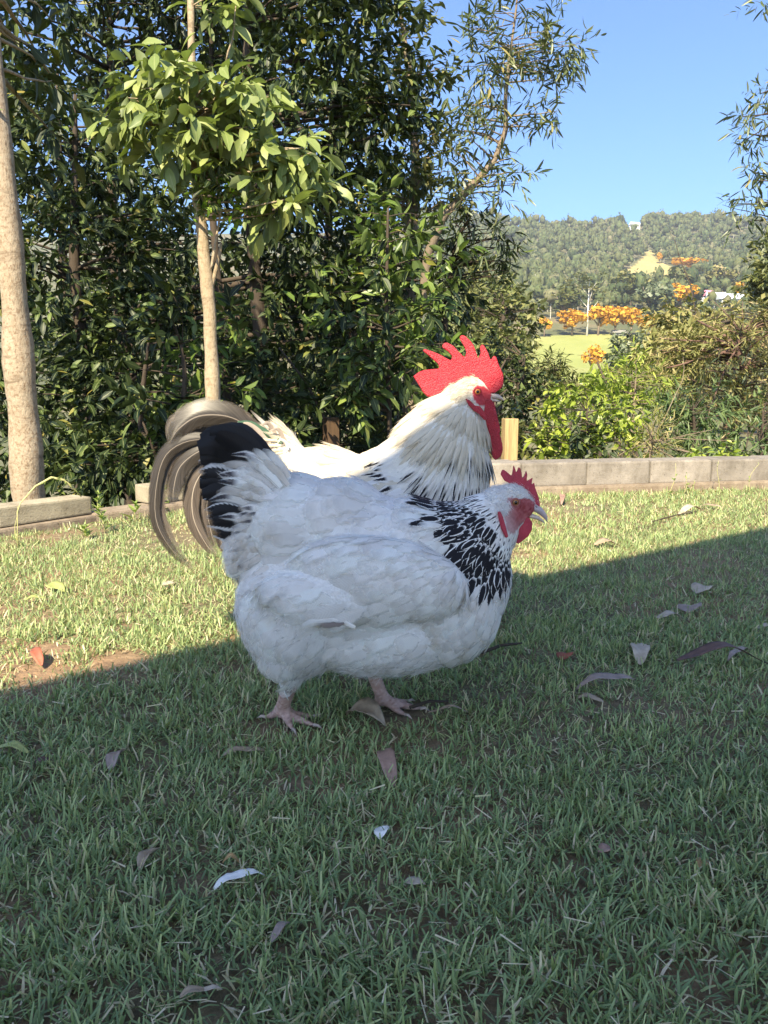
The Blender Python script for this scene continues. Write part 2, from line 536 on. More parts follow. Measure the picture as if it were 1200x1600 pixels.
# short wall at the left
lw = empty('edging_wall', tuple(at(60, 830, 2.75)[:2]) + (0,)); loff = tuple(lw.location)
tag(lw, 'pale end block of a garden edging on its footing beside the thick pale trunk', 'wall')
def gp(px, py, z):
    """point at height z seen at a pixel"""
    u, v = (px - 600.0) / FPX, (800.0 - py) / FPX
    t = (CAM_H - z) / (SP - v * CP)
    return np.array((u * t, (CP + v * SP) * t))
e1 = gp(146, 804, .028); e0 = gp(0, 826, .028)
dl = (e1 - e0) / np.linalg.norm(e1 - e0)
block_at('block', e1 - dl * .40, e1, .028, .102, .125, lw, loff, M_pale, bev=.008, seed=5)
block_at('block', e1 - dl * .805, e1 - dl * .404, .026, .100, .125, lw, loff, M_pale, bev=.008, seed=6)
nb = np.array((-dl[1], dl[0]))
block_at('footing', e1 - dl * 1.6 - nb * .02, e1 + dl * .03 - nb * .02, -.16, .024, .20, lw, loff, M_foot, seed=7)
# sunken course and stub between the two walls
mid = empty('sunken_edging', tuple(gp(235, 800, .05)) + (0,)); moff = tuple(mid.location)
tag(mid, 'broken low course of concrete with one loose block end behind the tail feathers', 'wall')
c0 = gp(170, 806, .02); c1 = gp(262, 795, .02); dm = (c1 - c0) / np.linalg.norm(c1 - c0)
block_at('footing', c0 - dm * .06, c1 + dm * .75, -.16, .035, .16, mid, moff, M_foot, seed=8)
b0 = gp(233, 788, .037)
block_at('block', b0, b0 + dm * .42, .038, .118, .13, mid, moff, M_pale, bev=.008, seed=9)

# ------------------------------------------------------------------ timber posts
def timber(name, base, dark):
    m, nt, pr, out = new_mat(name)
    v = coord(nt, 'Object', (18, 18, 1.1))
    c = ramp(nt, noise(nt, 3.2, 6, .65, v, .6), [(.3, dark), (.55, base), (.75, tuple(min(1, x * 1.15) for x in base))])
    nt.links.new(c, pr.inputs['Base Color']); pr.inputs['Roughness'].default_value = .85
    bump(nt, pr, noise(nt, 5, 6, .7, v), .4, .004)
    return m
M_timber = timber('treated_pine', (.42, .29, .13), (.24, .15, .065))
M_timber2 = timber('shade_darkened_timber', (.09, .052, .026), (.04, .024, .013))  # brown timber darkened; leaf shade is put into the colour
def post(name, px, ptop, Y, w, z0, mat, label, twist):
    p = at(px, ptop, Y)
    V, F = box_geo((-w / 2, -w / 2, 0), (w / 2, w / 2, p[2] - z0), .004)
    V = V + vnoise(V, 14, 2)[:, None] * np.array((.0015, .0015, 0))
    o = link(name, py_mesh(name, V, F, [mat], smooth=False), loc=(p[0], p[1], z0))
    o.rotation_euler = (0, 0, twist)
    return tag(o, label, 'post', 'timber posts behind the garden wall')
post('timber_post', 797, 654, 4.75, .082, -.5, M_timber, 'square pale pine post rising behind the block wall beside the red wattles', .12)
post('timber_post', 517, 652, 5.5, .09, -.8, M_timber2, 'brown timber post with shade in its colour under the leafy shrubs, behind the white back', .5)

# ------------------------------------------------------------------ unseen cover added above the camera; its edge throws the shade on the lawn
def make_added_cover():
    g1 = np.array(ground(0, 1080)[:2]); g2 = np.array(ground(1200, 826)[:2])
    dr = (g2 - g1) / np.linalg.norm(g2 - g1)
    zE = 3.0  # stand-in for a house eave, kept high and open for skylight
    sh = np.array((math.cos(SUN_AZ), math.sin(SUN_AZ))) * zE / math.tan(SUN_EL)
    back = np.array((dr[1], -dr[0]))           # away from the yard
    c = g1 - sh + dr * 1.5
    root = empty('added_cover', (c[0], c[1], 0))
    tag(root, 'unseen flat metal cover on timber posts, added to shade the front of the lawn', 'patio cover')
    M4 = Matrix(((dr[0], back[0], 0, 0), (dr[1], back[1], 0, 0), (0, 0, 1, 0), (0, 0, 0, 1)))
    def bx(name, lo, hi, mat, bev=0):
        V, F = box_geo(lo, hi, bev)
        o = link(name, py_mesh(name, V, F, [mat], smooth=False), root); o.matrix_basis = M4
        return o
    mr, nt, pr, _ = new_mat('cream_metal_sheet')
    nt.links.new(ramp(nt, noise(nt, 4, 3, .5, coord(nt)), [(.3, (.62, .61, .57)), (.7, (.70, .69, .65))]), pr.inputs['Base Color']); pr.inputs['Roughness'].default_value = .5
    # local x runs along the edge, local y away from the yard
    # corrugated sheet
    xs = np.arange(-4.0, 5.001, .038); V = []; F = []
    for i, x in enumerate(xs):
        z = 3.01 + (.009 if i % 2 else -.009)
        V += [(x, .02, z), (x, 2.0, z + .06)]
        if i: F.append((2 * i - 2, 2 * i, 2 * i + 1, 2 * i - 1))
    o = link('roof_sheet', py_mesh('roof_sheet', V, F, [mr], smooth=False), root); o.matrix_basis = M4
    bx('gutter', (-4.0, 0, 2.92), (5.0, .018, 3.0225), mr)
    for y in (.12, 1.90):
        bx('beam', (-3.95, y, 2.86), (4.95, y + .07, 2.995), M_timber2, .004)
    for k, x in enumerate((-3.7, 4.6)):
        for y in (.13, 1.91):
            bx('post', (x, y, -.1), (x + .09, y + .05, 2.858), M_timber2, .004)
    bx('paving', (-3.9, 1.5, -.10), (4.9, 4.5, .02), M_foot, .006)
make_added_cover()

# ------------------------------------------------------------------ leaves
def prof_leaf(t): return max(.04, math.sin(math.pi * min(1, t * .98 + .01)) ** .8 * (1.15 - .35 * t))
def prof_lance(t): return max(.05, math.sin(math.pi * (.04 + .93 * t)) ** .65)
def prof_obov(t): return max(.06, (math.sin(math.pi * (t ** 1.35) * .97 + .02)) ** .75)
broad = [Piece(.40, prof_leaf, 3, f, c, s_, seed=i, bend=b) for i, (f, c, s_, b) in enumerate(((.35, .12, 0, .05), (.2, .28, 0, -.06), (.5, .05, 0, .0), (.25, .45, 0, .08)))]
obov = [Piece(.42, prof_obov, 4, f, c, 0, seed=i, bend=b, wav=.12) for i, (f, c, b) in enumerate(((.3, .15, .04), (.15, .35, -.05), (.45, .55, .0)))]
lance = [Piece(.17, prof_lance, 4, f, c, 0, seed=i, bend=b) for i, (f, c, b) in enumerate(((.3, .15, .18), (.2, .3, -.2), (.4, .05, .1)))]
smalll = [Piece(.5, prof_leaf, 2, f, c, 0, seed=i) for i, (f, c) in enumerate(((.3, .15), (.15, .3)))]
needle = [Piece(.09, prof_lance, 3, .2, c, 0, seed=i, bend=b) for i, (c, b) in enumerate(((.2, .1), (.4, -.15)))]
frond = [Piece(.22, lambda t: max(.1, 1 - t), 3, .3, .5, 0, seed=1), Piece(.22, lambda t: max(.1, 1 - t), 3, .3, .25, 0, seed=2)]

G = dict(
 dark=leaf_mat('lit_and_shaded_dark_leaf', [(0, (.008, .017, .006)), (.55, (.018, .032, .009)), (.8, (.05, .075, .018)), (.96, (.12, .16, .04)), (1, (.22, .18, .04))], .5, .12, (.04, .06, .02), .3),  # shaded pockets and a few lit leaves painted into the leaf tones
 mid=leaf_mat('mid_green_leaf', [(0, (.05, .09, .018)), (.5, (.12, .19, .035)), (.93, (.22, .29, .06)), (1, (.36, .26, .05))], .42, .28, (.12, .17, .06)),
 sap=leaf_mat('pale_sapling_leaf', [(0, (.13, .18, .05)), (.6, (.21, .26, .075)), (1, (.30, .33, .10))], .5, .25, (.17, .21, .10)),
 fresh=leaf_mat('fresh_green_leaf', [(0, (.10, .20, .02)), (.6, (.17, .29, .03)), (1, (.26, .36, .05))], .42, .35, None),
 olive=leaf_mat('olive_leaf', [(0, (.07, .09, .025)), (.55, (.13, .145, .04)), (1, (.21, .195, .065))], .5, .2, (.11, .12, .05)),
 bright=leaf_mat('bright_shrub_leaf', [(0, (.15, .21, .02)), (.6, (.27, .34, .04)), (1, (.38, .42, .07))], .42, .3, (.14, .20, .04)),
 tawny=leaf_mat('tawny_leaf', [(0, (.13, .14, .035)), (.5, (.21, .20, .06)), (.85, (.28, .24, .09)), (1, (.34, .26, .13))], .6, .15, None),
 grey=leaf_mat('grey_green_leaf', [(0, (.075, .10, .05)), (.6, (.12, .15, .075)), (1, (.18, .20, .11))], .55, .15, None),
 orange=leaf_mat('golden_blossom', [(0, (.40, .19, .01)), (.5, (.60, .31, .02)), (1, (.70, .42, .05))], .7, .2, None),
 fern=leaf_mat('fern_green', [(0, (.045, .08, .025)), (.6, (.08, .13, .04)), (1, (.14, .19, .06))], .5, .2, None),
 eu=leaf_mat('eucalypt_leaf', [(0, (.05, .075, .03)), (.5, (.085, .115, .045)), (.85, (.14, .16, .06)), (1, (.25, .20, .06))], .42, .2, (.11, .13, .07)),
)
B = dict(
 pale=bark_mat('pale_blotched_bark', (.29, .225, .15), (.38, .31, .22), 22, .5, .9, (.19, .125, .072)),
 sap=bark_mat('pale_smooth_bark', (.31, .24, .15), (.39, .315, .215), 20, .3, .9, (.22, .155, .09)),
 brown=bark_mat('brown_bark', (.035, .025, .017), (.075, .054, .036), 11, .3),
 tan=bark_mat('tan_branch_bark', (.15, .115, .08), (.24, .185, .13), 12, .3),
 red=bark_mat('red_brown_bark', (.10, .055, .04), (.18, .105, .08), 9, .25),
 white=bark_mat('white_gum_bark', (.55, .52, .46), (.68, .65, .60), 3, .3),
)
def unit(v): return v / (np.linalg.norm(v, axis=-1, keepdims=True) + 1e-9)
def sprays(blobs, per, leafL, spread, droop, up=.35, shell=.55, r=rng):
    """leaf positions / directions / normals for twig sprays spread through the blobs
    blobs: (centre, radii, number of sprays)"""
    P = []; D = []; N = []; S = []; C = []
    for c, rad, n in blobs:
        c = np.asarray(c, float); rad = np.asarray(rad, float) * np.ones(3)
        d = unit(r.normal(size=(n, 3)))
        rr = r.random(n) ** (1 / 3.) * (1 - shell) + shell * (0.72 + .36 * r.random(n))
        lump = 1 + .22 * vnoise(d * 3 + c * 1.7, 1.0, 1)
        ctr = c + d * rad * (rr * lump)[:, None]
        out = unit(d + r.normal(size=(n, 3)) * .55 + np.array((0, 0, up)))
        k = r.poisson(per, n) + 3
        for i in range(n):
            m = k[i]
            t = np.linspace(-.5, .5, m) + r.normal(size=m) * .06
            ax = out[i]
            L = leafL * r.uniform(.55, 1.2, m)
            p = ctr[i] + ax * (t * spread)[:, None] + np.array((0, 0, -1)) * (droop * .3 * spread * (t + .5) ** 2)[:, None]
            rad_d = unit(np.cross(np.tile(ax, (m, 1)), r.normal(size=(m, 3))))
            dd = unit(rad_d * .9 + ax * (.35 + .6 * (t + .5))[:, None] + np.array((0, 0, -droop)) + r.normal(size=(m, 3)) * .18)
            nn = unit(np.array((0, 0, 1.0)) + r.normal(size=(m, 3)) * .5 + (-dd) * .1)
            P.append(p); D.append(dd); N.append(nn); S.append(L)
        C.append(ctr)
    return np.concatenate(P), np.concatenate(D), np.concatenate(N), np.concatenate(S), np.concatenate(C)
def limb(a, b, r0, r1, sag=.08, k=6, r=random):
    a = np.asarray(a, float); b = np.asarray(b, float); d = b - a; L = np.linalg.norm(d)
    off = np.array((r.uniform(-1, 1), r.uniform(-1, 1), r.uniform(-.3, 1))) * sag * L
    ts = np.linspace(0, 1, k)
    pts = [a + d * t + off * math.sin(math.pi * t) + np.array((r.uniform(-1, 1), r.uniform(-1, 1), r.uniform(-1, 1))) * .012 * L for t in ts]
    return tube(pts, [r0 + (r1 - r0) * t for t in ts], 6)
def plant(name, label, cat, base, trunk, blobs, pieces, leafL, per, spread, droop, lm, bm, single=0, twigs=.5, group=None,
          up=.35, shell=.55, roundr=7, extra=(), bare=0, seed=0, lat=.9, keep=None):
    """trunk: list of (point, radius); blobs: foliage masses"""
    random.seed(seed + 11); r = np.random.default_rng(seed + 5)
    base = np.asarray(base, float)
    root = empty(name, base); tag(root, label, cat, group)
    g = Geo()
    pts = [np.asarray(p, float) for p, _ in trunk]; rad = [q for _, q in trunk]
    # refine the trunk path
    if len(pts) > 1:
        t0 = np.linspace(0, 1, len(pts)); t1 = np.linspace(0, 1, len(pts) * 9)
        P = np.stack([np.interp(t1, t0, [p[i] for p in pts]) for i in range(3)], 1)
        for _ in range(2): P[1:-1] = (P[:-2] + 2 * P[1:-1] + P[2:]) / 4
        R = np.interp(t1, t0, rad) * (1 + .06 * np.sin(t1 * 37 + seed))
        ns = roundr + 7
        V, F = tube(list(P), list(R), ns)
        C0 = np.repeat(P, ns, 0); f0 = 1.3 / max(rad[0], .02)
        V = C0 + (V - C0) * (1 + .07 * vnoise(V * (1, 1, .5), f0, seed) + .045 * vnoise(V * (1, 1, 1.6), f0 * 2.7, seed + 2))[:, None]
        g.add(V, F)
    else: P = np.array(pts); R = np.array(rad)
    LP, LD, LN, LL, C = sprays(blobs, per, leafL, spread, droop, up, shell, r)
    for (a, b, r0, r1) in extra:
        V, F = limb(a, b, r0, r1, .06); g.add(V, F)
    nl = int(len(C) * twigs)
    for i in r.permutation(len(C))[:nl]:
        c = C[i]
        dz = np.linalg.norm(P - c, axis=1) + np.where(P[:, 2] > c[2] - .05 * spread, 1.2, 0) * lat
        k = int(np.argmin(dz)); 
        d = np.linalg.norm(c - P[k])
        r0 = min(R[k] * .55, .012 * d + .15 * leafL * .1 + .003)
        V, F = limb(P[k], c, r0, max(.0015, r0 * .22), .10); g.add(V, F)
    for i in range(bare):
        k = r.integers(len(P) // 2, len(P)); e = P[k] + r.normal(size=3) * np.array((.8, .8, .9)) * spread * 2
        V, F = limb(P[k], e, R[k] * .4, .002, .15); g.add(V, F)
    if g.n: link('trunk', g.mesh('trunk', [bm], base), root)
    M = frames(LP, LD, LN, LL, LL)
    which = r.integers(0, len(pieces), len(M))
    if keep is not None:
        k = keep(LP); M = M[k]; which = which[k]
    scatter_parts(root, base, 'leaf', 'crown', pieces, which, M, [lm], single, seen_score(M), r.random(len(M)))
    return root
def tz1(x, y): return float(terrain_z(x, y))
def blob(px, py, Y, rx, ry, n, deep=1.0):
    """foliage mass centred at a pixel at distance Y; rx, ry in photo pixels; deep: depth as a share of rx"""
    s = mpp(Y, py)
    return (at(px, py, Y), (rx * s, rx * s * deep, ry * s), n)
def foot(px, Y):
    x = (px - 600) / FPX * Y * 1.0
    return np.array((x, Y, tz1(x, Y)))

# --- the thick pale trunk at the left edge, its crown above the picture
b0 = at(45, 800, 3.55); b0[2] = tz1(b0[0], 3.55) - .05
plant('pale_trunk_tree', 'tree with thick pale blotched trunk leaning out beside the edging wall', 'tree', b0,
      [(b0, .078), (at(44, 760, 3.55), .072), (at(36, 640, 3.55), .066), (at(23, 480, 3.56), .060), (at(10, 330, 3.57), .055), (at(-6, 180, 3.6), .05), (at(-25, -60, 3.7), .04), (at(-30, -420, 3.8), .02)],
      [blob(40, 30, 4.0, 75, 110, 16, .8), blob(-70, 180, 3.8, 90, 120, 14, .8), blob(-260, -520, 3.9, 240, 170, 60, .9), blob(60, 150, 4.6, 60, 90, 9, .8)],
      broad, .115, 8, .34, .55, G['dark'], B['pale'], single=60, twigs=.5, seed=1, up=.1)
# --- the sapling with the sunlit crown
b1 = at(330, 790, 4.45); b1[2] = tz1(b1[0], 4.45) - .05
plant('sapling_tree', 'slender pale sapling with sunlit crown of large light green leaves', 'tree', b1,
      [(b1, .046), (at(333, 620, 4.45), .041), (at(327, 480, 4.45), .037), (at(315, 360, 4.45), .034), (at(303, 250, 4.45), .028), (at(300, 120, 4.46), .022), (at(298, 0, 4.5), .017), (at(300, -80, 4.5), .010)],
      [blob(285, 125, 4.35, 85, 35, 26, .8), blob(190, 160, 4.3, 40, 40, 10), blob(375, 150, 4.3, 50, 40, 14), blob(455, 250, 4.4, 65, 28, 16), blob(440, 310, 4.4, 50, 25, 9), blob(365, 235, 4.4, 55, 40, 11), blob(350, 8, 4.5, 45, 14, 6), blob(270, 200, 4.3, 80, 40, 18), blob(330, 190, 4.25, 60, 50, 12)],
      obov, .125, 7, .25, .55, G['sap'], B['sap'], single=280, twigs=.6, seed=2, up=.3,
      extra=[(at(315, 330, 4.45), at(450, 265, 4.4), .012, .004), (at(322, 470, 4.45), at(345, 380, 4.42), .016, .008), (at(303, 250, 4.45), at(210, 170, 4.3), .010, .003), (at(352, 100, 4.5), at(368, 10, 4.5), .006, .003)])
plant('coppice_shoots', 'bright fresh green shoots growing against the sapling trunk', 'plant', at(330, 420, 4.36),
      [(at(330, 420, 4.36), .008), (at(345, 330, 4.34), .006), (at(338, 275, 4.32), .003)],
      [blob(345, 310, 4.33, 42, 45, 16)], broad, .07, 9, .12, .15, G['fresh'], B['sap'], single=90, twigs=.8, seed=3)
# --- sunlit sprays of broad leaves low on the left and on the right of the thicket
def shrub(name, label, px, Y, blobs, lm, pieces=broad, L=.11, per=8, spread=.3, droop=.35, bm='brown', single=0, seed=0, stems=5, trunk_r=.03, group=None, cat='shrub', **kw):
    f = foot(px, Y)
    top = max((b[0][2] for b in blobs)) if blobs else f[2] + 1
    c = np.mean([b[0] for b in blobs], 0)
    r = random.Random(seed)
    tr = [(f - np.array((0, 0, .05)), trunk_r), (f * .5 + np.array((c[0], c[1], (f[2] + c[2]) / 2)) * .5 + np.array((r.uniform(-.1, .1), 0, 0)), trunk_r * .75), (c, trunk_r * .5), (np.array((c[0] * .6 + f[0] * .4, c[1], top)), trunk_r * .25)]
    ex = [(f, f + (c - f) * r.uniform(.5, .9) + np.array((r.uniform(-.4, .4) * (top - f[2]), r.uniform(-.2, .3), 0)), trunk_r * .7, trunk_r * .2) for _ in range(stems)]
    return plant(name, label, cat, f, tr, blobs, pieces, L, per, spread, droop, lm, B[bm], single=single, seed=seed, extra=ex, group=group, **kw)
shrub('broadleaf_shrub', 'sunlit glossy leafed shrub beside the slender sapling trunk', 290, 5.1,
      [blob(270, 560, 5.0, 75, 110, 22), blob(345, 540, 5.1, 60, 90, 14), blob(250, 640, 4.9, 45, 50, 10)], G['mid'], single=200, seed=4, L=.12)
shrub('broadleaf_shrub', 'sunlit glossy leafed shrub behind the tall red comb', 610, 5.6,
      [blob(610, 520, 5.5, 95, 90, 34), blob(640, 410, 5.7, 75, 90, 24), blob(560, 590, 5.4, 55, 60, 14), blob(600, 340, 5.9, 70, 60, 14), blob(670, 560, 5.5, 50, 60, 12), blob(540, 480, 5.6, 60, 80, 12)], G['mid'], single=260, seed=5, L=.12,)
# --- dark thicket trees
thick = 'dark trees of the thicket behind the wall'
broad_low = [Piece(.40, prof_leaf, 2, f, c, 0, seed=i) for i, (f, c) in enumerate(((.35, .12), (.2, .28), (.25, .4)))]
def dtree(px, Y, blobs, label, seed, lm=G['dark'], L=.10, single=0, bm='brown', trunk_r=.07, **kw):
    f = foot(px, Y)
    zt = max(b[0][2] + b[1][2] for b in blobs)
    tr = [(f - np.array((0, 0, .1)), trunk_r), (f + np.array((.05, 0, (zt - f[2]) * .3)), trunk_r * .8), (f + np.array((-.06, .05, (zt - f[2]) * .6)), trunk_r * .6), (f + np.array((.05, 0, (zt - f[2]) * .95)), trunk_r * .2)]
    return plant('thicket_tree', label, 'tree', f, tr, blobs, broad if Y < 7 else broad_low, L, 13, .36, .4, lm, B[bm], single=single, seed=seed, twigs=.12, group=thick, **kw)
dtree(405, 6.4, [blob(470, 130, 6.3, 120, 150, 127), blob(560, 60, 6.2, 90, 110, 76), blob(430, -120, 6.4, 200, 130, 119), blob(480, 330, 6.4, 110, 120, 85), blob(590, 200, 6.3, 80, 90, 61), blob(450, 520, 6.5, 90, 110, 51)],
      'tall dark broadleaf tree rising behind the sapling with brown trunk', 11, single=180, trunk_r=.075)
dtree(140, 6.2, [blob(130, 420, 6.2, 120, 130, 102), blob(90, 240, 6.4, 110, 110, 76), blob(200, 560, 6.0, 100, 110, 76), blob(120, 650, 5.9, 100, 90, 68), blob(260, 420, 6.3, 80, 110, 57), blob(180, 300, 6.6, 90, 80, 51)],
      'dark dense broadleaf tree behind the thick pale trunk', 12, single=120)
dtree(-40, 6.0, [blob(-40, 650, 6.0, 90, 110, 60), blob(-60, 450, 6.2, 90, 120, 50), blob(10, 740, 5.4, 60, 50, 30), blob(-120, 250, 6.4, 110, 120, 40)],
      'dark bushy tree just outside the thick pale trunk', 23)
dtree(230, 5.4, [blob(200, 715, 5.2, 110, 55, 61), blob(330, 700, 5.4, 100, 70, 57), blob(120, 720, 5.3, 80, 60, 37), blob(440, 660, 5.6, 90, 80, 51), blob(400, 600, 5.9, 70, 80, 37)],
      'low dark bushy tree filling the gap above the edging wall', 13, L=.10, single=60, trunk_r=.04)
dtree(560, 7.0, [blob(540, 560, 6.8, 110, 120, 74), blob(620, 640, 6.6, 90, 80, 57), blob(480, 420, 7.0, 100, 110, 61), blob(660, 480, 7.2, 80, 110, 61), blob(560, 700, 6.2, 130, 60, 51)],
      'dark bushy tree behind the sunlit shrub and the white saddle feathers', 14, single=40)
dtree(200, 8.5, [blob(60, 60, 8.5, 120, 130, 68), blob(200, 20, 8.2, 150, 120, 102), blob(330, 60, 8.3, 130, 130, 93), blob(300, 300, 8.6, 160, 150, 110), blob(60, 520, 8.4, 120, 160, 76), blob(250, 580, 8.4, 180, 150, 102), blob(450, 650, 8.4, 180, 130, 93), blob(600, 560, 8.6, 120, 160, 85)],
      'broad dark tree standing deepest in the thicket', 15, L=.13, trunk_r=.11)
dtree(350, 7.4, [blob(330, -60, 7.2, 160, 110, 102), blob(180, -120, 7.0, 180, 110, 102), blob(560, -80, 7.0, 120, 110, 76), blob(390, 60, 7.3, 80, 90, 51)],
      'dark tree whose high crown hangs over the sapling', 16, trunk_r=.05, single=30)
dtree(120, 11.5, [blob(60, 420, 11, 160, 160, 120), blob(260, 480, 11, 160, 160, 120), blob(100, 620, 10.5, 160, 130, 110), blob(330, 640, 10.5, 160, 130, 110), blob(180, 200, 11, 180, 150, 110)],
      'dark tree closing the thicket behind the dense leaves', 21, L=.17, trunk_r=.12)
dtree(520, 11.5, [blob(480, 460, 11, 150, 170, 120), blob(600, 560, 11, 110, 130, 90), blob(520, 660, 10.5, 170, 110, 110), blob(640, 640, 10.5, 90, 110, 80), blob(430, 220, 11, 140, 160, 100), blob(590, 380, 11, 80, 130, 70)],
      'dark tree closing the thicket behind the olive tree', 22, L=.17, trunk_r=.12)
# olive small-leafed tree at the edge of the sky
f = foot(640, 7.6)
plant('olive_tree', 'olive small leafed tree between the dark thicket and the open sky', 'tree', f,
      [(f, .08), (at(640, 420, 7.6), .06), (at(650, 250, 7.6), .045), (at(640, 120, 7.6), .03), (at(625, 10, 7.6), .015)],
      [blob(670, 150, 7.5, 50, 75, 34), blob(620, 90, 7.6, 60, 70, 34), blob(660, 240, 7.4, 60, 55, 30), blob(690, 300, 7.3, 40, 40, 14), blob(640, 20, 7.7, 40, 30, 10), blob(640, 330, 7.6, 70, 60, 26), blob(600, 250, 7.7, 60, 90, 30)],
      broad, .085, 10, .26, .3, G['olive'], B['tan'], single=60, seed=17, twigs=.6)
# the leaning wattle against the sky
f = foot(650, 6.6)
plant('leaning_wattle', 'airy narrow leafed tree whose curved pale branch leans into the sky', 'tree', f,
      [(f, .05), (at(655, 520, 6.5), .042), (at(668, 400, 6.4), .036), (at(693, 338, 6.3), .031), (at(740, 288, 6.25), .027), (at(772, 252, 6.2), .023), (at(790, 205, 6.2), .019), (at(790, 150, 6.2), .015), (at(796, 90, 6.2), .011), (at(806, 20, 6.2), .008), (at(812, -60, 6.2), .004)],
      [blob(800, 60, 6.2, 75, 65, 40, .7), blob(870, 85, 6.2, 50, 40, 22, .8), blob(760, 130, 6.2, 50, 50, 20), blob(760, 190, 6.2, 60, 30, 16), blob(850, 175, 6.2, 35, 30, 12), blob(740, 225, 6.2, 50, 30, 12), blob(790, 270, 6.2, 40, 25, 10),
       blob(730, 60, 6.3, 30, 60, 10), blob(830, -20, 6.2, 70, 50, 20), blob(710, 290, 6.25, 40, 40, 12), blob(760, 300, 6.2, 60, 22, 9)],
      lance, .10, 9, .24, .45, G['eu'], B['tan'], single=200, seed=18, twigs=.4, lat=.5)
f2 = foot(690, 6.9)
plant('drooping_wattle', 'dark narrow leafed sprays hanging before the forested hill', 'tree', f2,
      [(f2, .04), (at(690, 560, 6.9), .03), (at(700, 440, 6.8), .024), (at(715, 370, 6.7), .016), (at(735, 340, 6.6), .008)],
      [blob(765, 385, 6.6, 45, 40, 17), blob(720, 340, 6.6, 40, 35, 14), blob(700, 420, 6.7, 40, 60, 18), blob(795, 410, 6.6, 15, 30, 5), blob(690, 500, 6.8, 40, 60, 16)],
      lance, .11, 9, .24, .7, G['dark'], B['brown'], single=60, seed=19, twigs=.9)
# the gum whose branches reach in at the right edge
f3 = foot(1420, 8.5)
plant('edge_gum', 'tall gum whose thin drooping sprays reach in against the sky above the brown scrub', 'tree', f3,
      [(f3, .10), (at(1400, 500, 8.5), .085), (at(1380, 300, 8.5), .07), (at(1345, 100, 8.5), .05), (at(1320, -120, 8.5), .02)],
      [blob(1190, 190, 8.3, 45, 30, 12, .8), blob(1165, 225, 8.3, 25, 18, 6), blob(1200, 150, 8.3, 25, 20, 6), blob(1180, 300, 8.3, 40, 22, 11), blob(1195, 265, 8.3, 25, 20, 7), blob(1165, 330, 8.4, 35, 25, 8), blob(1230, 350, 8.4, 50, 40, 12), blob(1290, 60, 8.5, 80, 90, 30), blob(1400, 200, 8.5, 120, 160, 40), blob(1185, 4, 8.3, 18, 6, 3), blob(1260, 230, 8.4, 50, 60, 16)],
      lance, .12, 8, .25, .6, G['eu'], B['brown'], single=60, seed=20, twigs=.3, lat=.4,
      extra=[(at(1380, 330, 8.5), at(1165, 345, 8.35), .02, .004), (at(1350, 150, 8.5), at(1150, 225, 8.3), .02, .003), (at(1220, 345, 8.4), at(1130, 320, 8.4), .008, .002)])
# --- scrub on the slope beyond the wall
scrub = 'scrub on the slope beyond the wall'
shrub('laurel_shrub', 'rounded bright yellow green shrub just beyond the block wall', 905, 6.6,
      [blob(905, 660, 6.6, 62, 62, 46), blob(950, 640, 6.8, 50, 60, 26), blob(870, 700, 6.4, 45, 40, 22), blob(905, 705, 6.2, 70, 40, 26), blob(960, 700, 6.5, 45, 45, 16)],
      G['bright'], L=.085, per=9, spread=.2, single=240, seed=31, group=scrub)
shrub('wispy_shrub', 'taller wispy shrub with reddish stem beside the rounded bright shrub', 985, 8.5,
      [blob(990, 590, 8.5, 55, 45, 40), blob(1000, 640, 8.4, 60, 50, 34), blob(960, 610, 8.6, 40, 40, 18), blob(1015, 690, 8.2, 40, 40, 16)],
      G['bright'], pieces=lance, L=.10, per=9, spread=.24, droop=.6, bm='tan', single=40, seed=32, group=scrub, bare=8)
shrub('twiggy_bush', 'dry tawny twiggy bush between the wispy shrub and the feathery fern bush', 1010, 6.6,
      [blob(1005, 705, 6.5, 40, 40, 18), blob(1030, 680, 6.6, 30, 40, 10)], G['tawny'], pieces=needle, L=.11, per=10, spread=.24, droop=-.2, bm='tan', seed=33, group=scrub, bare=20)
shrub('feathery_bush', 'dark feathery wattle bush behind the block wall', 1075, 7.2,
      [blob(1080, 670, 7.2, 55, 50, 34), blob(1050, 640, 7.4, 35, 40, 16), blob(1120, 640, 7.5, 50, 50, 22), blob(1090, 720, 6.8, 60, 30, 16)],
      G['fern'], pieces=needle + frond, L=.13, per=12, spread=.22, droop=.3, seed=34, group=scrub)
shrub('wattle_bush', 'dark green bush below the crooked red brown limb at the wall end', 1180, 7.0,
      [blob(1190, 690, 7.0, 60, 45, 34), blob(1230, 640, 7.2, 50, 60, 22), blob(1150, 715, 6.6, 50, 25, 14)], G['fern'], pieces=lance, L=.12, per=9, spread=.25, seed=35, group=scrub)
shrub('groundcover_shrub', 'small fresh green leafy plant peeping over the block wall', 1115, 5.2,
      [blob(1110, 715, 5.2, 45, 12, 12), blob(1150, 712, 5.3, 30, 10, 6)], G['bright'], L=.06, per=7, spread=.14, seed=36, group=scrub, trunk_r=.008, stems=2)
fx = foot(1105, 11.5)
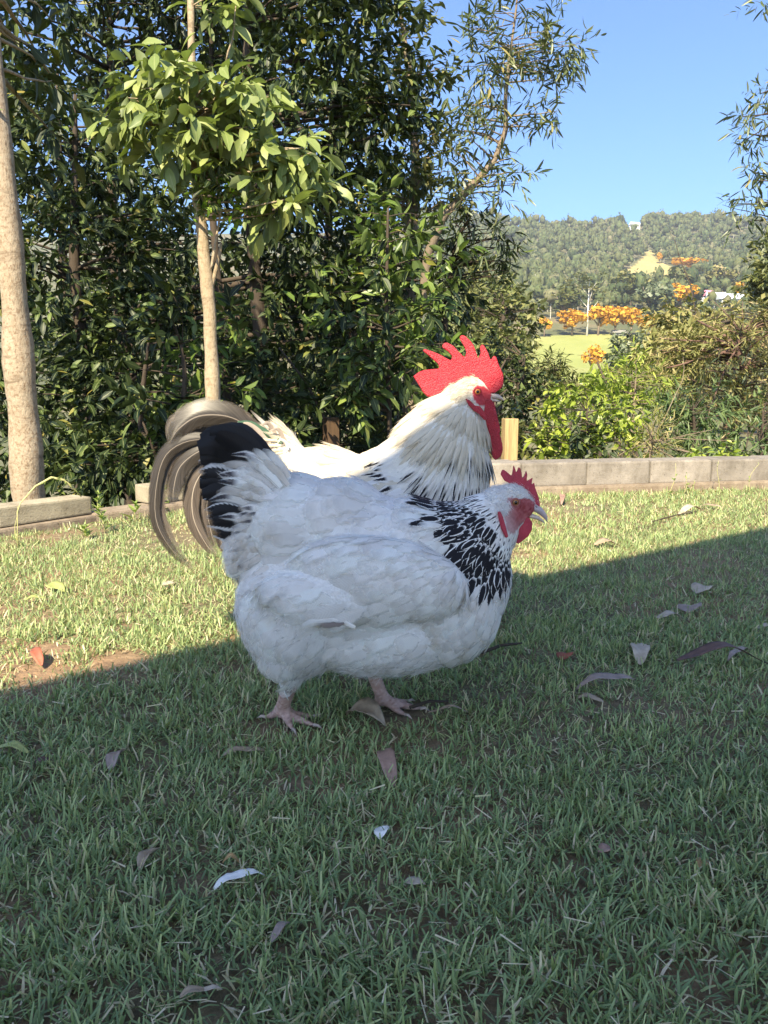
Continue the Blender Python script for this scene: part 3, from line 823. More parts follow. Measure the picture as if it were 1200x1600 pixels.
plant('paperbark_tree', 'wide tawny green tree with a crooked red brown trunk on the slope', 'tree', fx,
      [(fx, .12), (at(1140, 660, 11.4), .085), (at(1152, 620, 11.4), .075), (at(1165, 580, 11.4), .065), (at(1150, 545, 11.4), .05), (at(1160, 520, 11.4), .02)],
      [blob(1130, 550, 11.4, 80, 50, 110), blob(1180, 520, 11.6, 60, 50, 80), blob(1080, 590, 11.2, 60, 50, 70), blob(1200, 610, 11.2, 60, 50, 70), blob(1100, 535, 11.8, 60, 30, 60), blob(1240, 560, 11.5, 60, 80, 60), blob(1050, 550, 11.8, 50, 35, 50), blob(1130, 630, 11.0, 70, 40, 60)],
      lance, .13, 9, .34, .5, G['tawny'], B['red'], single=30, seed=37, twigs=.22, group=scrub, bare=6,
      extra=[(at(1150, 545, 11.4), at(1090, 500, 11.4), .05, .01), (at(1165, 580, 11.4), at(1210, 520, 11.3), .05, .01), (at(1150, 545, 11.4), at(1040, 575, 11.2), .04, .008)])
def far_tree(name, label, px, Y, blobs, lm, pieces, L, per, spread, seed, bm='brown', trunk_r=.1, **kw):
    return shrub(name, label, px, Y, blobs, lm, pieces=pieces, L=L, per=per, spread=spread, bm=bm, seed=seed, trunk_r=trunk_r, cat='tree', **kw)
far_tree('dark_cypress_bush', 'dark green tree behind the beak of the rooster', 820, 10.5,
         [blob(815, 600, 10.5, 40, 50, 40), blob(840, 640, 10.3, 35, 50, 28), blob(800, 660, 10, 40, 50, 26), blob(790, 560, 10.8, 35, 50, 26)], G['dark'], smalll, .10, 12, .3, 41, group=scrub)
far_tree('pale_gum_sapling', 'pale thin gum sapling standing over the dark tree and the field', 862, 14,
         [blob(868, 590, 14, 32, 32, 40), blob(850, 580, 14.2, 26, 24, 24), blob(885, 620, 13.8, 35, 35, 24), blob(895, 610, 14.2, 22, 25, 14)], G['olive'], lance, .16, 9, .4, 42, bm='tan', trunk_r=.06, group=scrub)
far_tree('olive_gum', 'bushy olive gum at the near edge of the green field', 800, 26,
         [blob(800, 500, 26, 45, 45, 60), blob(765, 490, 27, 40, 45, 44), blob(815, 555, 25, 30, 30, 36), blob(780, 550, 24, 50, 50, 44), blob(735, 520, 26, 45, 60, 44)], G['olive'], smalll, .26, 10, .7, 43, group=scrub, trunk_r=.2)
far_tree('yellowing_gum', 'yellowish feathery gum rising below the hill at the edge of the thicket', 745, 34,
         [blob(745, 450, 34, 35, 40, 50), blob(790, 455, 35, 28, 28, 30), blob(720, 480, 33, 30, 50, 34)], G['olive'], smalll, .32, 10, .9, 44, group=scrub, trunk_r=.25, bm='tan')
far_tree('grey_green_tree', 'rounded grey green tree in front of the small shed', 985, 70,
         [blob(985, 545, 70, 26, 26, 60), blob(1005, 565, 66, 30, 35, 50), blob(965, 560, 70, 18, 22, 26)], G['grey'], smalll, .55, 12, 1.4, 45, group=scrub, trunk_r=.3)
far_tree('scrub_tree', 'tawny scrub tree with bare twigs behind the crooked trunk', 1060, 22,
         [blob(1060, 505, 22, 45, 35, 50), blob(1110, 512, 24, 50, 24, 50), blob(1030, 560, 21, 40, 40, 40), blob(1080, 540, 21, 50, 40, 40), blob(1160, 500, 26, 40, 24, 36)], G['tawny'], smalll, .22, 10, .7, 46, group=scrub, trunk_r=.15, bare=20)
far_tree('dark_gum', 'dark green gum standing above the tawny tree at the hill foot', 1195, 30,
         [blob(1195, 440, 30, 28, 35, 50), blob(1220, 400, 31, 40, 40, 50), blob(1240, 480, 30, 50, 50, 50)], G['olive'], smalll, .3, 11, .8, 47, group=scrub, trunk_r=.2)
far_tree('slope_gum', 'soft green gum below the golden bush on the field edge', 930, 28,
         [blob(925, 615, 27, 32, 25, 36), blob(965, 600, 28, 30, 24, 40), blob(890, 615, 29, 30, 22, 30), blob(1000, 590, 26, 40, 35, 36)], G['bright'], smalll, .26, 10, .7, 48, group=scrub, trunk_r=.15)
far_tree('slope_wattle', 'olive wattle thicket beneath the dark tree by the timber post', 770, 8.2,
         [blob(770, 690, 8, 50, 45, 34), blob(840, 705, 7.6, 40, 35, 26), blob(720, 680, 8.4, 60, 60, 34), blob(660, 660, 8.4, 60, 70, 34)], G['olive'], smalll, .10, 10, .26, 49, group=scrub, trunk_r=.05)
# filler trees out of frame to either side, seen only from other positions
far_tree('slope_gum', 'green gum hidden by the thicket further down the slope', 500, 30,
         [blob(500, 560, 30, 120, 110, 110), blob(300, 560, 32, 120, 110, 100)], G['olive'], smalll, .3, 11, .8, 50, trunk_r=.2, group=scrub)
far_tree('slope_gum', 'green gum down the slope past the wall end', 1330, 14,
         [blob(1330, 600, 14, 90, 110, 90)], G['olive'], smalll, .2, 10, .5, 51, trunk_r=.12, group=scrub)

# ------------------------------------------------------------------ the far hillside
def hill_point(px, py, y0=60, y1=900):
    ys = np.linspace(y0, y1, 3000)
    u = (px - 600) / FPX; v = (800 - py) / FPX
    t = ys / (CP + v * SP); xs = u * t; zs = CAM_H + (-SP + v * CP) * t
    k = np.nonzero(zs - terrain_z(xs, ys) < 0)[0]
    k = k[0] if len(k) else len(ys) - 1
    return np.array((xs[k], ys[k], tz1(xs[k], ys[k])))
def clump_crown(n, r, flat=.8, seed=0, q=.2):
    """a loose crown of small tilted faces in a lumpy ball of radius 1"""
    g = np.random.default_rng(seed)
    lobes = unit(g.normal(size=(7, 3))) * np.array((.55, .55, .45)); lobes[:, 2] += .1
    c = lobes[g.integers(0, 7, n)] + unit(g.normal(size=(n, 3))) * (.28 + .22 * g.random((n, 1)))
    nrm = unit(c + g.normal(size=(n, 3)) * .5)
    a = unit(np.cross(nrm, g.normal(size=(n, 3)))); b = np.cross(nrm, a)
    s = q * (.6 + .8 * g.random((n, 1)))
    V = np.stack((c - a * s, c - b * s * .7, c + a * s, c + b * s * .7), 1)
    V[..., 2] *= flat
    return V          # n,4,3
def crowns_mesh(name, xyz, rad, hgt, tint, mats, off=(0, 0, 0), nface=70, q=.2, trunks=True, trunkmat=1, core=True):
    """rounded lumpy crowns with loose leaf clumps round them, on thin stems"""
    proto = [clump_crown(nface, 1, .85, s, q) for s in range(9)]
    cores = []
    for s in range(9):
        V = ICO1[0].copy(); V = V * (.66 + .20 * vnoise(V * 2.1, 1.0, s) + .12 * vnoise(V * 5.3, 1.0, s + 3))[:, None]; V[:, 2] *= .85
        cores.append(V)
    CF = np.array(ICO1[1])
    g = np.random.default_rng(4)
    N = len(xyz)
    k = g.integers(0, 9, N)
    ang = g.random(N) * 6.28
    off = np.asarray(off, float)
    def place(V):                                             # N,m,3
        ca, sa = np.cos(ang)[:, None], np.sin(ang)[:, None]
        x = V[..., 0] * ca - V[..., 1] * sa; y = V[..., 0] * sa + V[..., 1] * ca
        V = np.stack((x * rad[:, None], y * rad[:, None], V[..., 2] * (hgt * .42)[:, None] + (hgt * .62)[:, None]), -1)
        return V + xyz[:, None, :] - off
    V = place(np.stack([proto[i].reshape(-1, 3) for i in k]))
    nf = N * nface
    Vs = [V.reshape(-1, 3)]; loops = [np.arange(nf * 4)]; tot = [np.full(nf, 4)]; tn = [np.repeat(tint, nface * 4)]; mi = [np.zeros(nf, int)]; nv = nf * 4
    if core:
        V = place(np.stack([cores[i] for i in k])); m = V.shape[1]
        f = (CF[None] + (np.arange(N) * m)[:, None, None] + nv).reshape(-1)
        Vs.append(V.reshape(-1, 3)); loops.append(f); tot.append(np.full(N * len(CF), 3)); tn.append(np.repeat(tint, m)); mi.append(np.zeros(N * len(CF), int)); nv += N * m
    if trunks:
        sel = np.nonzero(g.random(N) < .3)[0]; n = len(sel)
        w = .022 * rad[sel]; a = g.random(n) * 6.28
        lean = g.normal(size=(n, 2)) * .12 * rad[sel][:, None]
        t0 = np.stack((np.cos(a) * w, np.sin(a) * w, w * 0), 1); t1 = np.stack((-np.sin(a) * w, np.cos(a) * w, w * 0), 1)
        basep = xyz[sel] - off - np.array((0, 0, .5)); top = basep + np.concatenate((lean, (hgt[sel] * .85)[:, None]), 1)
        TV = np.stack((basep - t0, basep + t0, top + t0 * .5, top - t0 * .5, basep - t1, basep + t1, top + t1 * .5, top - t1 * .5), 1).reshape(-1, 3)
        TF = (np.arange(n)[:, None, None] * 8 + np.array(((0, 1, 2, 3), (4, 5, 6, 7)))[None]).reshape(-1) + nv
        Vs.append(TV); loops.append(TF); tot.append(np.full(2 * n, 4)); tn.append(np.repeat(tint[sel], 8)); mi.append(np.full(2 * n, trunkmat))
    tot = np.concatenate(tot); starts = np.concatenate(([0], np.cumsum(tot)[:-1]))
    return np_mesh(name, np.concatenate(Vs), np.concatenate(loops), starts, tot, mats, np.concatenate(mi), None, np.concatenate(tn), smooth=True)
def far_leaf(name, stops):
    m, nt, pr, out = new_mat(name)
    c = ramp(nt, tintval(nt), stops)
    c = mixc(nt, ramp(nt, noise(nt, .55, 5, .75, coord(nt)), [(.38, .75), (.55, 0)]), c, (.018, .03, .012))  # near-black noise paints the shaded gaps between leaf clumps
    c = mixc(nt, ramp(nt, noise(nt, .9, 3, .6, coord(nt)), [(.5, 0), (.75, .45)]), c, (.19, .17, .085))
    nt.links.new(c, pr.inputs['Base Color']); pr.inputs['Roughness'].default_value = .8; pr.inputs['Specular IOR Level'].default_value = .2
    return m
M_far = far_leaf('far_forest_leaf', [(0, (.035, .055, .02)), (.35, (.065, .085, .03)), (.65, (.10, .11, .042)), (.86, (.09, .12, .045)), (1, (.17, .155, .085))])
def forest():
    g = np.random.default_rng(21)
    n = 15000
    y = 300 + 620 * g.random(n) ** .85
    x = -40 + g.random(n) * (40 + y * .9 + 60)
    # a band of trees along the valley floor, thinner
    n2 = 900
    y2 = 95 + 205 * g.random(n2); x2 = -40 + g.random(n2) * (60 + y2 * .75)
    x = np.concatenate((x, x2)); y = np.concatenate((y, y2))
    ok = np.ones(len(x), bool)
    for poly in (field_xy, clear_xy, clear2_xy, scar_xy):
        ok &= ~in_poly(x, y, [tuple(p) for p in poly])
    z = terrain_z(x, y)
    px, py, d = proj(np.stack((x, y, z), 1))
    # keep the near side of each clearing open so it can be seen
    ok &= ~(in_poly(px, py, [(800, 545), (1010, 545), (1000, 640), (790, 640)]) & (y < 262))
    ok &= ~(in_poly(px, py, [(1014, 396), (1034, 412), (1064, 424), (1100, 438), (1100, 462), (965, 462), (968, 432), (996, 414)]) )
    ok &= ~((np.abs(px - 990) < 14) & (py > 352) & (py < 366))
    ok &= ~(in_poly(px, py, [(1085, 470), (1160, 470), (1165, 490), (1085, 490)]))
    ok &= ~((y < 262) & (px > 780) & (px < 1035))
    ok &= ~((y < 300) & (px > 835) & (px < 1015) & (py > 500) & (py < 545))
    ok &= (px > 650) & (px < 1800)                     # the rest is hidden behind the thicket
    x, y, z = x[ok], y[ok], z[ok]
    rad = g.uniform(2.0, 4.4, len(x)); hgt = g.uniform(6, 14, len(x))
    valley = y < 320
    hgt = np.where(valley, hgt * .75, hgt); rad = np.where(valley, rad * .8, rad)
    gul = vnoise(np.stack((x, y, z), 1), 1 / 60., 6)
    big = g.random(len(x)) < .06; hgt = np.where(big, hgt * 1.45, hgt); rad = np.where(big, rad * 1.35, rad)
    tint = np.clip(.42 + .22 * gul + g.normal(size=len(x)) * .2, 0, 1)
    me = crowns_mesh('hill_forest', np.stack((x, y, z), 1), rad, hgt, tint, [M_far, B['white']], nface=17, q=.20)
    tag(link('hill_forest', me), 'grey green eucalypt forest covering the far hillside', 'forest', kind='stuff')
    return len(x)
n_forest = forest()
golden = 'golden flowering trees on the far slope'
def far_single(name, label, px, py, wpx, hpx, lm, cat='tree', group=None, seed=0, nface=150, y0=60, trunk=True):
    p = hill_point(px, py, y0)
    s = p[1] / FPX
    r = np.array([wpx * .66 * s]); h = np.array([hpx * 1.6 * s])
    root = empty(name, p); tag(root, label, cat, group)
    g0 = np.random.default_rng(seed + 77); m_ = 7
    pos = np.stack((g0.uniform(-.5, .5, m_) * r[0], g0.uniform(-.5, .5, m_) * r[0], g0.uniform(.08, .34, m_) * h[0]), 1)
    me = crowns_mesh('crown', p + pos, r[0] * g0.uniform(.38, .68, m_), h[0] * g0.uniform(.42, .66, m_), np.full(m_, .5), [lm], p, nface=max(40, nface // 2), q=.22, trunks=False, core=False)
    a = me.attributes['tint']; n = len(me.vertices)
    g = np.random.default_rng(seed); a.data.foreach_set('value', np.repeat(g.random(n // 4), 4).astype(np.float32))
    tag(link('crown', me, root), kind='stuff')
    gg = Geo(); w = .035 * h[0]
    V, F = tube([(0, 0, -.5), (w * .4, 0, h[0] * .3), (0, 0, h[0] * .55)], [w, w * .8, w * .5], 6); gg.add(V, F)
    for q in range(4):
        an = q * 1.7 + seed
        V, F = tube([(w * .3, 0, h[0] * .28), (math.cos(an) * r[0] * .3, math.sin(an) * r[0] * .3, h[0] * .5), (math.cos(an) * r[0] * .5, math.sin(an) * r[0] * .5, h[0] * .72)], [w * .6, w * .4, w * .15], 5); gg.add(V, F)
    link('trunk', gg.mesh('trunk', [B['tan']]), root)
    return root
gold = [(893, 527, 46, 30, 'golden orange tree with pale stem at the near end of the field row'),
        (934, 527, 44, 36, 'golden orange tree beside the tall white dead tree'),
        (960, 527, 34, 32, 'golden orange tree just behind the small grey shed'),
        (985, 528, 40, 36, 'dusky golden tree between the shed and the row end'),
        (1008, 527, 34, 26, 'bright orange tree closing the row along the field'),
        (850, 527, 18, 24, 'small golden tree standing apart from the row by the field'),
        (1062, 494, 46, 34, 'large golden tree above the tawny scrub'),
        (923, 590, 34, 36, 'small golden bush alone on the green field'),
        (1078, 428, 40, 20, 'golden tree at the edge of the hill clearing'),
        (1058, 422, 20, 14, 'small golden tree at the top of the hill clearing'),
        (1030, 413, 10, 14, 'tiny golden tree by the tip of the hill clearing'),
        (1035, 452, 14, 10, 'tiny orange tree under the hill clearing'),
        (1112, 453, 20, 16, 'small orange tree upslope from the white roofs'),
        (1152, 470, 24, 20, 'orange tree beside the long white roof')]
for i, (px, py, w, h, lab) in enumerate(gold):
    far_single('golden_tree', lab, px, py, w, h, G['orange'], group=golden, seed=i, nface=190)
others = [(1018, 505, 56, 46, 'pale grey green spreading tree behind the golden row', 'grey'), (880, 505, 44, 40, 'green tree behind the golden row near the white dead tree', 'olive'),
          (985, 480, 50, 40, 'dark round tree above the golden row', 'olive'), (1012, 462, 34, 18, 'bare grey brown tree at the foot of the clearing', 'tawny'), (1055, 470, 44, 34, 'olive tree between clearing and golden tree', 'olive'),
          (1125, 465, 40, 34, 'grey brown gum standing over the pink roof', 'tawny')]
for i, (px, py, w, h, lab, mt) in enumerate(others):
    far_single('valley_tree', lab, px, py, w, h, G[mt], seed=60 + i, nface=260, group='large trees in the valley')
# the tall pale gum in the golden row
p = hill_point(917, 528); s = p[1] / FPX
root = empty('tall_gum', p); tag(root, 'tall gum with thin white trunk and sparse crown standing over the golden row', 'tree')
g = Geo()
V, F = tube([(0, 0, -.5), (0, 0, 40 * s), (.3 * s, 0, 88 * s)], [1.7 * s, 1.3 * s, .5 * s], 7); g.add(V, F)
for q in range(8):
    z = (38 + q * 6) * s; a = q * 2.4; l = (16 - q) * s
    V, F = tube([(0, 0, z), (math.cos(a) * l * .6, math.sin(a) * l * .6, z + l * .6), (math.cos(a) * l, math.sin(a) * l, z + l * 1.1)], [.55 * s, .4 * s, .15 * s], 5); g.add(V, F)
link('trunk', g.mesh('trunk', [B['white']]), root)
gg = np.random.default_rng(3)
cc = np.array([(gg.normal() * 17 * s, gg.normal() * 14 * s, (48 + gg.random() * 40) * s) for _ in range(26)])
me = crowns_mesh('crown', cc, np.full(26, 11 * s), np.full(26, 13 * s), gg.random(26), [G['olive']], (0, 0, 0), nface=40, q=.2, trunks=False, core=False)
tag(link('crown', me, root), kind='stuff')

# far buildings
def plain(name, c, rough=.7, n=6., var=.12):
    m, nt, pr, out = new_mat(name)
    nt.links.new(ramp(nt, noise(nt, n, 4, .6, coord(nt)), [(.3, tuple(x * (1 - var) for x in c)), (.7, tuple(min(1, x * (1 + var)) for x in c))]), pr.inputs['Base Color'])
    pr.inputs['Roughness'].default_value = rough
    return m
M_white = plain('white_paint', (.78, .78, .76)); M_pink = plain('pink_roof', (.62, .22, .30)); M_blue = plain('pale_metal_roof', (.66, .72, .76), .5)
M_grey = plain('grey_shed', (.22, .22, .20)); M_glass = plain('dark_pane', (.04, .05, .06), .15)
def far_house(name, label, px, py, wpx, hpx, wall_m, roof_m, rot=.3, y0=60, deep=.7, over=.06, lift=0.):
    p = hill_point(px, py, y0); p[2] += lift
    s = p[1] / FPX; w = wpx * s; h = hpx * s; d = w * deep
    root = empty(name, p); root.rotation_euler = (0, 0, rot); tag(root, label, 'house', 'far buildings')
    V, F = box_geo((-w / 2, -d / 2, -2), (w / 2, d / 2, h * .55)); link('wall', py_mesh('wall', V, F, [wall_m], smooth=False), root)
    o = over * w
    V = [(-w / 2 - o, -d / 2 - o, h * .553), (w / 2 + o, -d / 2 - o, h * .553), (w / 2 + o, d / 2 + o, h * .553), (-w / 2 - o, d / 2 + o, h * .553), (-w / 2 - o, 0, h), (w / 2 + o, 0, h)]
    F = [(0, 1, 5, 4), (2, 3, 4, 5), (0, 4, 3), (1, 2, 5), (3, 2, 1, 0)]
    link('roof', py_mesh('roof', V, F, [roof_m], smooth=False), root)
    for x in (-.28, .05, .3):
        V, F = box_geo((x * w - .06 * w, -d / 2 - .08, h * .15), (x * w + .06 * w, -d / 2 - .02, h * .42)); link('window', py_mesh('window', V, F, [M_glass], smooth=False), root)
far_house('ridge_house', 'tiny white house among trees near the ridge', 991, 362, 13, 9, M_white, M_white, .2, lift=3)
far_house('valley_house', 'long white roofed building beyond the tawny scrub', 1140, 492, 44, 22, M_white, M_blue, .1, lift=2.5)
far_house('valley_house', 'pale metal roofed house next to the pink roof', 1117, 488, 26, 20, M_white, M_blue, -.2, lift=2.5)
far_house('valley_house', 'small building with a pink roof at the hill foot', 1105, 482, 16, 20, M_white, M_pink, .35, lift=2)
far_house('shed', 'small dark grey shed standing at the top of the green field', 967, 527, 19, 11, M_grey, M_grey, .1, over=.12)

# ------------------------------------------------------------------ the air of the valley
def make_haze():
    V, F = box_geo((-1700, -330, -12), (1700, 1300, 235))
    m = bpy.data.materials.new('valley_haze'); m.use_nodes = True
    nt = m.node_tree; nt.nodes.remove(nt.nodes['Principled BSDF'])
    v = nt.nodes.new('ShaderNodeVolumePrincipled')
    v.inputs['Color'].default_value = (.86, .91, 1.0, 1); v.inputs['Density'].default_value = .0003; v.inputs['Anisotropy'].default_value = .2
    nt.links.new(v.outputs[0], nt.nodes['Material Output'].inputs['Volume'])
    tag(link('haze', py_mesh('haze', V, F, [m], smooth=False)), 'thin pale haze over the valley', 'haze', kind='stuff')
make_haze()

# ------------------------------------------------------------------ birds
def feather_mat(name, base, stripe=None, stripe_col=(.012, .011, .014), v0=.12, stain=None, trans=.18, barb=.05, rough=.75, rach=None, sheen=0., v1=None, fray=0.):
    m, nt, pr, out = new_mat(name)
    uvn = nt.nodes.new('ShaderNodeUVMap').outputs[0]
    sep = nt.nodes.new('ShaderNodeSeparateXYZ'); nt.links.new(uvn, sep.inputs[0])
    u = math_n(nt, 'MULTIPLY', math_n(nt, 'ABSOLUTE', math_n(nt, 'SUBTRACT', sep.outputs[0], .5)), 2.0)
    v = sep.outputs[1]
    t = tintval(nt)
    c = ramp(nt, t, [(0, tuple(x * .88 for x in base)), (.5, base), (1, tuple(min(.9, x * 1.05) for x in base))])
    # barbs running out and forward from the shaft
    ph = math_n(nt, 'ADD', math_n(nt, 'MULTIPLY', v, 95.), math_n(nt, 'MULTIPLY', u, -22.))
    w = math_n(nt, 'SINE', ph)
    if rach is not None:                                   # irregular barb bands on the big feathers
        cb = nt.nodes.new('ShaderNodeCombineXYZ'); nt.links.new(math_n(nt, 'MULTIPLY', ph, .55), cb.inputs[0]); nt.links.new(math_n(nt, 'MULTIPLY', u, .8), cb.inputs[1]); nt.links.new(math_n(nt, 'MULTIPLY', t, 60.), cb.inputs[2])
        w = math_n(nt, 'MULTIPLY', math_n(nt, 'SUBTRACT', noise(nt, 1.0, 4, .75, cb.outputs[0]), .5), 7.0)
    if stain is not None:
        n = noise(nt, 26, 4, .6, coord(nt, 'Object'))
        c = mixc(nt, ramp(nt, n, [(.52, 0), (.75, .55)]), c, stain)
    if stripe is not None:
        jit = math_n(nt, 'MULTIPLY', math_n(nt, 'SUBTRACT', t, .5), .22)
        lim = math_n(nt, 'ADD', jit, stripe)
        a = math_n(nt, 'SUBTRACT', lim, u)
        a = math_n(nt, 'ADD', a, math_n(nt, 'MULTIPLY', w, .05))
        a = math_n(nt, 'MULTIPLY', a, 9., True)
        b = math_n(nt, 'MULTIPLY', math_n(nt, 'SUBTRACT', v, v0), 7., True)
        k = math_n(nt, 'MULTIPLY', a, b)
        if v1 is not None:
            k = math_n(nt, 'MULTIPLY', k, math_n(nt, 'MULTIPLY', math_n(nt, 'SUBTRACT', v1, v), 12., True))
        c = mixc(nt, k, c, stripe_col)
    c = mixc(nt, math_n(nt, 'MULTIPLY', math_n(nt, 'ADD', w, 1.0), barb), c, (.0, .0, .0))
    if rach is not None:
        c = mixc(nt, math_n(nt, 'MULTIPLY', math_n(nt, 'LESS_THAN', u, .045), .7), c, rach)
    nt.links.new(c, pr.inputs['Base Color']); pr.inputs['Roughness'].default_value = rough
    pr.inputs['Specular IOR Level'].default_value = .25
    if sheen:
        pr.inputs['Sheen Weight'].default_value = sheen; pr.inputs['Sheen Roughness'].default_value = .4
    bump(nt, pr, w, .06, .0004)
    if trans: translucent(nt, pr, out, c, trans)
    if fray:
        # loose barbs: the vane thins out towards its edge and tip
        e = math_n(nt, 'MAXIMUM', u, math_n(nt, 'MULTIPLY', v, 1.0))
        br = noise(nt, 1.0, 2, .6, mixc_vec(nt, uvn, (46, 9, 1)))
        a = math_n(nt, 'SUBTRACT', math_n(nt, 'ADD', e, math_n(nt, 'MULTIPLY', math_n(nt, 'SUBTRACT', br, .5), .30)), 1.0 - fray)
        a = math_n(nt, 'MULTIPLY', a, 1.0 / (fray + .05), True)
        tr = nt.nodes.new('ShaderNodeBsdfTransparent'); mx = nt.nodes.new('ShaderNodeMixShader')
        src = out.inputs[0].links[0].from_socket
        nt.links.new(a, mx.inputs[0]); nt.links.new(src, mx.inputs[1]); nt.links.new(tr.outputs[0], mx.inputs[2]); nt.links.new(mx.outputs[0], out.inputs[0])
    return m
def mixc_vec(nt, vec, sc):
    mp = nt.nodes.new('ShaderNodeMapping'); mp.inputs['Scale'].default_value = sc
    o = nt.nodes.new('ShaderNodeObjectInfo'); at_ = nt.nodes.new('ShaderNodeAttribute'); at_.attribute_name = 'tint'
    cb = nt.nodes.new('ShaderNodeCombineXYZ'); nt.links.new(math_n(nt, 'MULTIPLY', o.outputs['Random'], 40.), cb.inputs[0]); nt.links.new(math_n(nt, 'MULTIPLY', at_.outputs['Fac'], 70.), cb.inputs[2])
    nt.links.new(vec, mp.inputs[0]); nt.links.new(cb.outputs[0], mp.inputs['Location']); return mp.outputs[0]
WH = (.90, .86, .80)
FM = [feather_mat('white_feather', WH, stain=(.70, .62, .51), trans=.22, fray=.42),                                             # 0
      feather_mat('black_hackle_white_edge', WH, .80, v0=.02, trans=.05, fray=.12),                        # 1
      feather_mat('thin_dark_streak_feather', WH, .34, (.05, .045, .05), v0=.30, trans=.1, fray=.2),   # 2
      feather_mat('black_tail_feather', (.012, .011, .012), trans=0, rough=.5),                         # 3
      feather_mat('buff_stained_feather', (.78, .72, .64), stain=(.56, .45, .30), trans=.2, fray=.45),      # 4
      feather_mat('dark_tipped_covert', WH, .55, (.10, .09, .10), v0=.55, trans=.1, fray=.4),              # 5
      feather_mat('cream_hackle', (.74, .655, .50), stain=(.70, .57, .38), trans=.2, fray=.38),             # 6
      feather_mat('black_striped_hackle', (.74, .69, .60), .52, v0=.36, trans=.05, fray=.15),               # 7
      feather_mat('taupe_sickle_feather', (.115, .092, .075), trans=.05, rough=.4, barb=.30, fray=.25, rach=(.40, .34, .27)),   # 8
      feather_mat('green_glossed_covert', (.05, .10, .06), .0, trans=0, rough=.3, rach=(.5, .48, .42)),  # 9
      feather_mat('grey_wisp', (.36, .30, .25), trans=.1),                                       # 10
      feather_mat('white_edged_covert', (.74, .70, .64), .55, (.06, .10, .07), v0=.2, trans=.05),     # 11
      feather_mat('dark_brown_sickle_feather', (.05, .042, .035), trans=.03, rough=.36, barb=.30, fray=.25, rach=(.25, .21, .17)),   # 12
      feather_mat('black_tail_white_edge', (.70, .68, .66), .78, (.014, .013, .014), v0=.0, trans=0, rough=.5, fray=.15)]   # 13
def pf_round(t): return max(.03, min(1, (t * 3.2 + .25)) * (1 - max(0, (t - .62) / .38) ** 2.4) ** .5 if t < 1 else .10)
def pf_point(t): return max(.03, min(1, t * 2.5 + .3) * (1 - max(0, (t - .5) / .5) ** 2) ** .75 if t < 1 else .05)
def pf_long(t): return max(.02, min(1, t * 3 + .4) * (1 - max(0, (t - .35) / .65) ** 1.6))
def fset(mat, prof, curl, rag=.10, n=3, nseg=6, fold=-.10):
    return [Piece(1.0, prof, nseg, fold, curl * (1 + .3 * (i - 1)), mat, rag, .05 * (i - 1), seed=mat * 10 + i, wav=.02) for i in range(n)]
FP = []
FIDX = {}
for key, args in dict(white=(0, pf_round, .16, .10), hackb=(1, pf_point, .12, .06), hackt=(2, pf_point, .10, .08), black=(3, pf_round, .12, .08), buff=(4, pf_round, .14, .14), covert=(5, pf_round, .14, .14),
                      cream=(6, pf_point, .10, .08), stripe=(7, pf_long, .10, .04), wisp=(10, pf_long, .5, .1), green=(11, pf_point, .25, .08), creamr=(6, pf_round, .16, .10)).items():
    FIDX[key] = len(FP); FP += fset(*args)

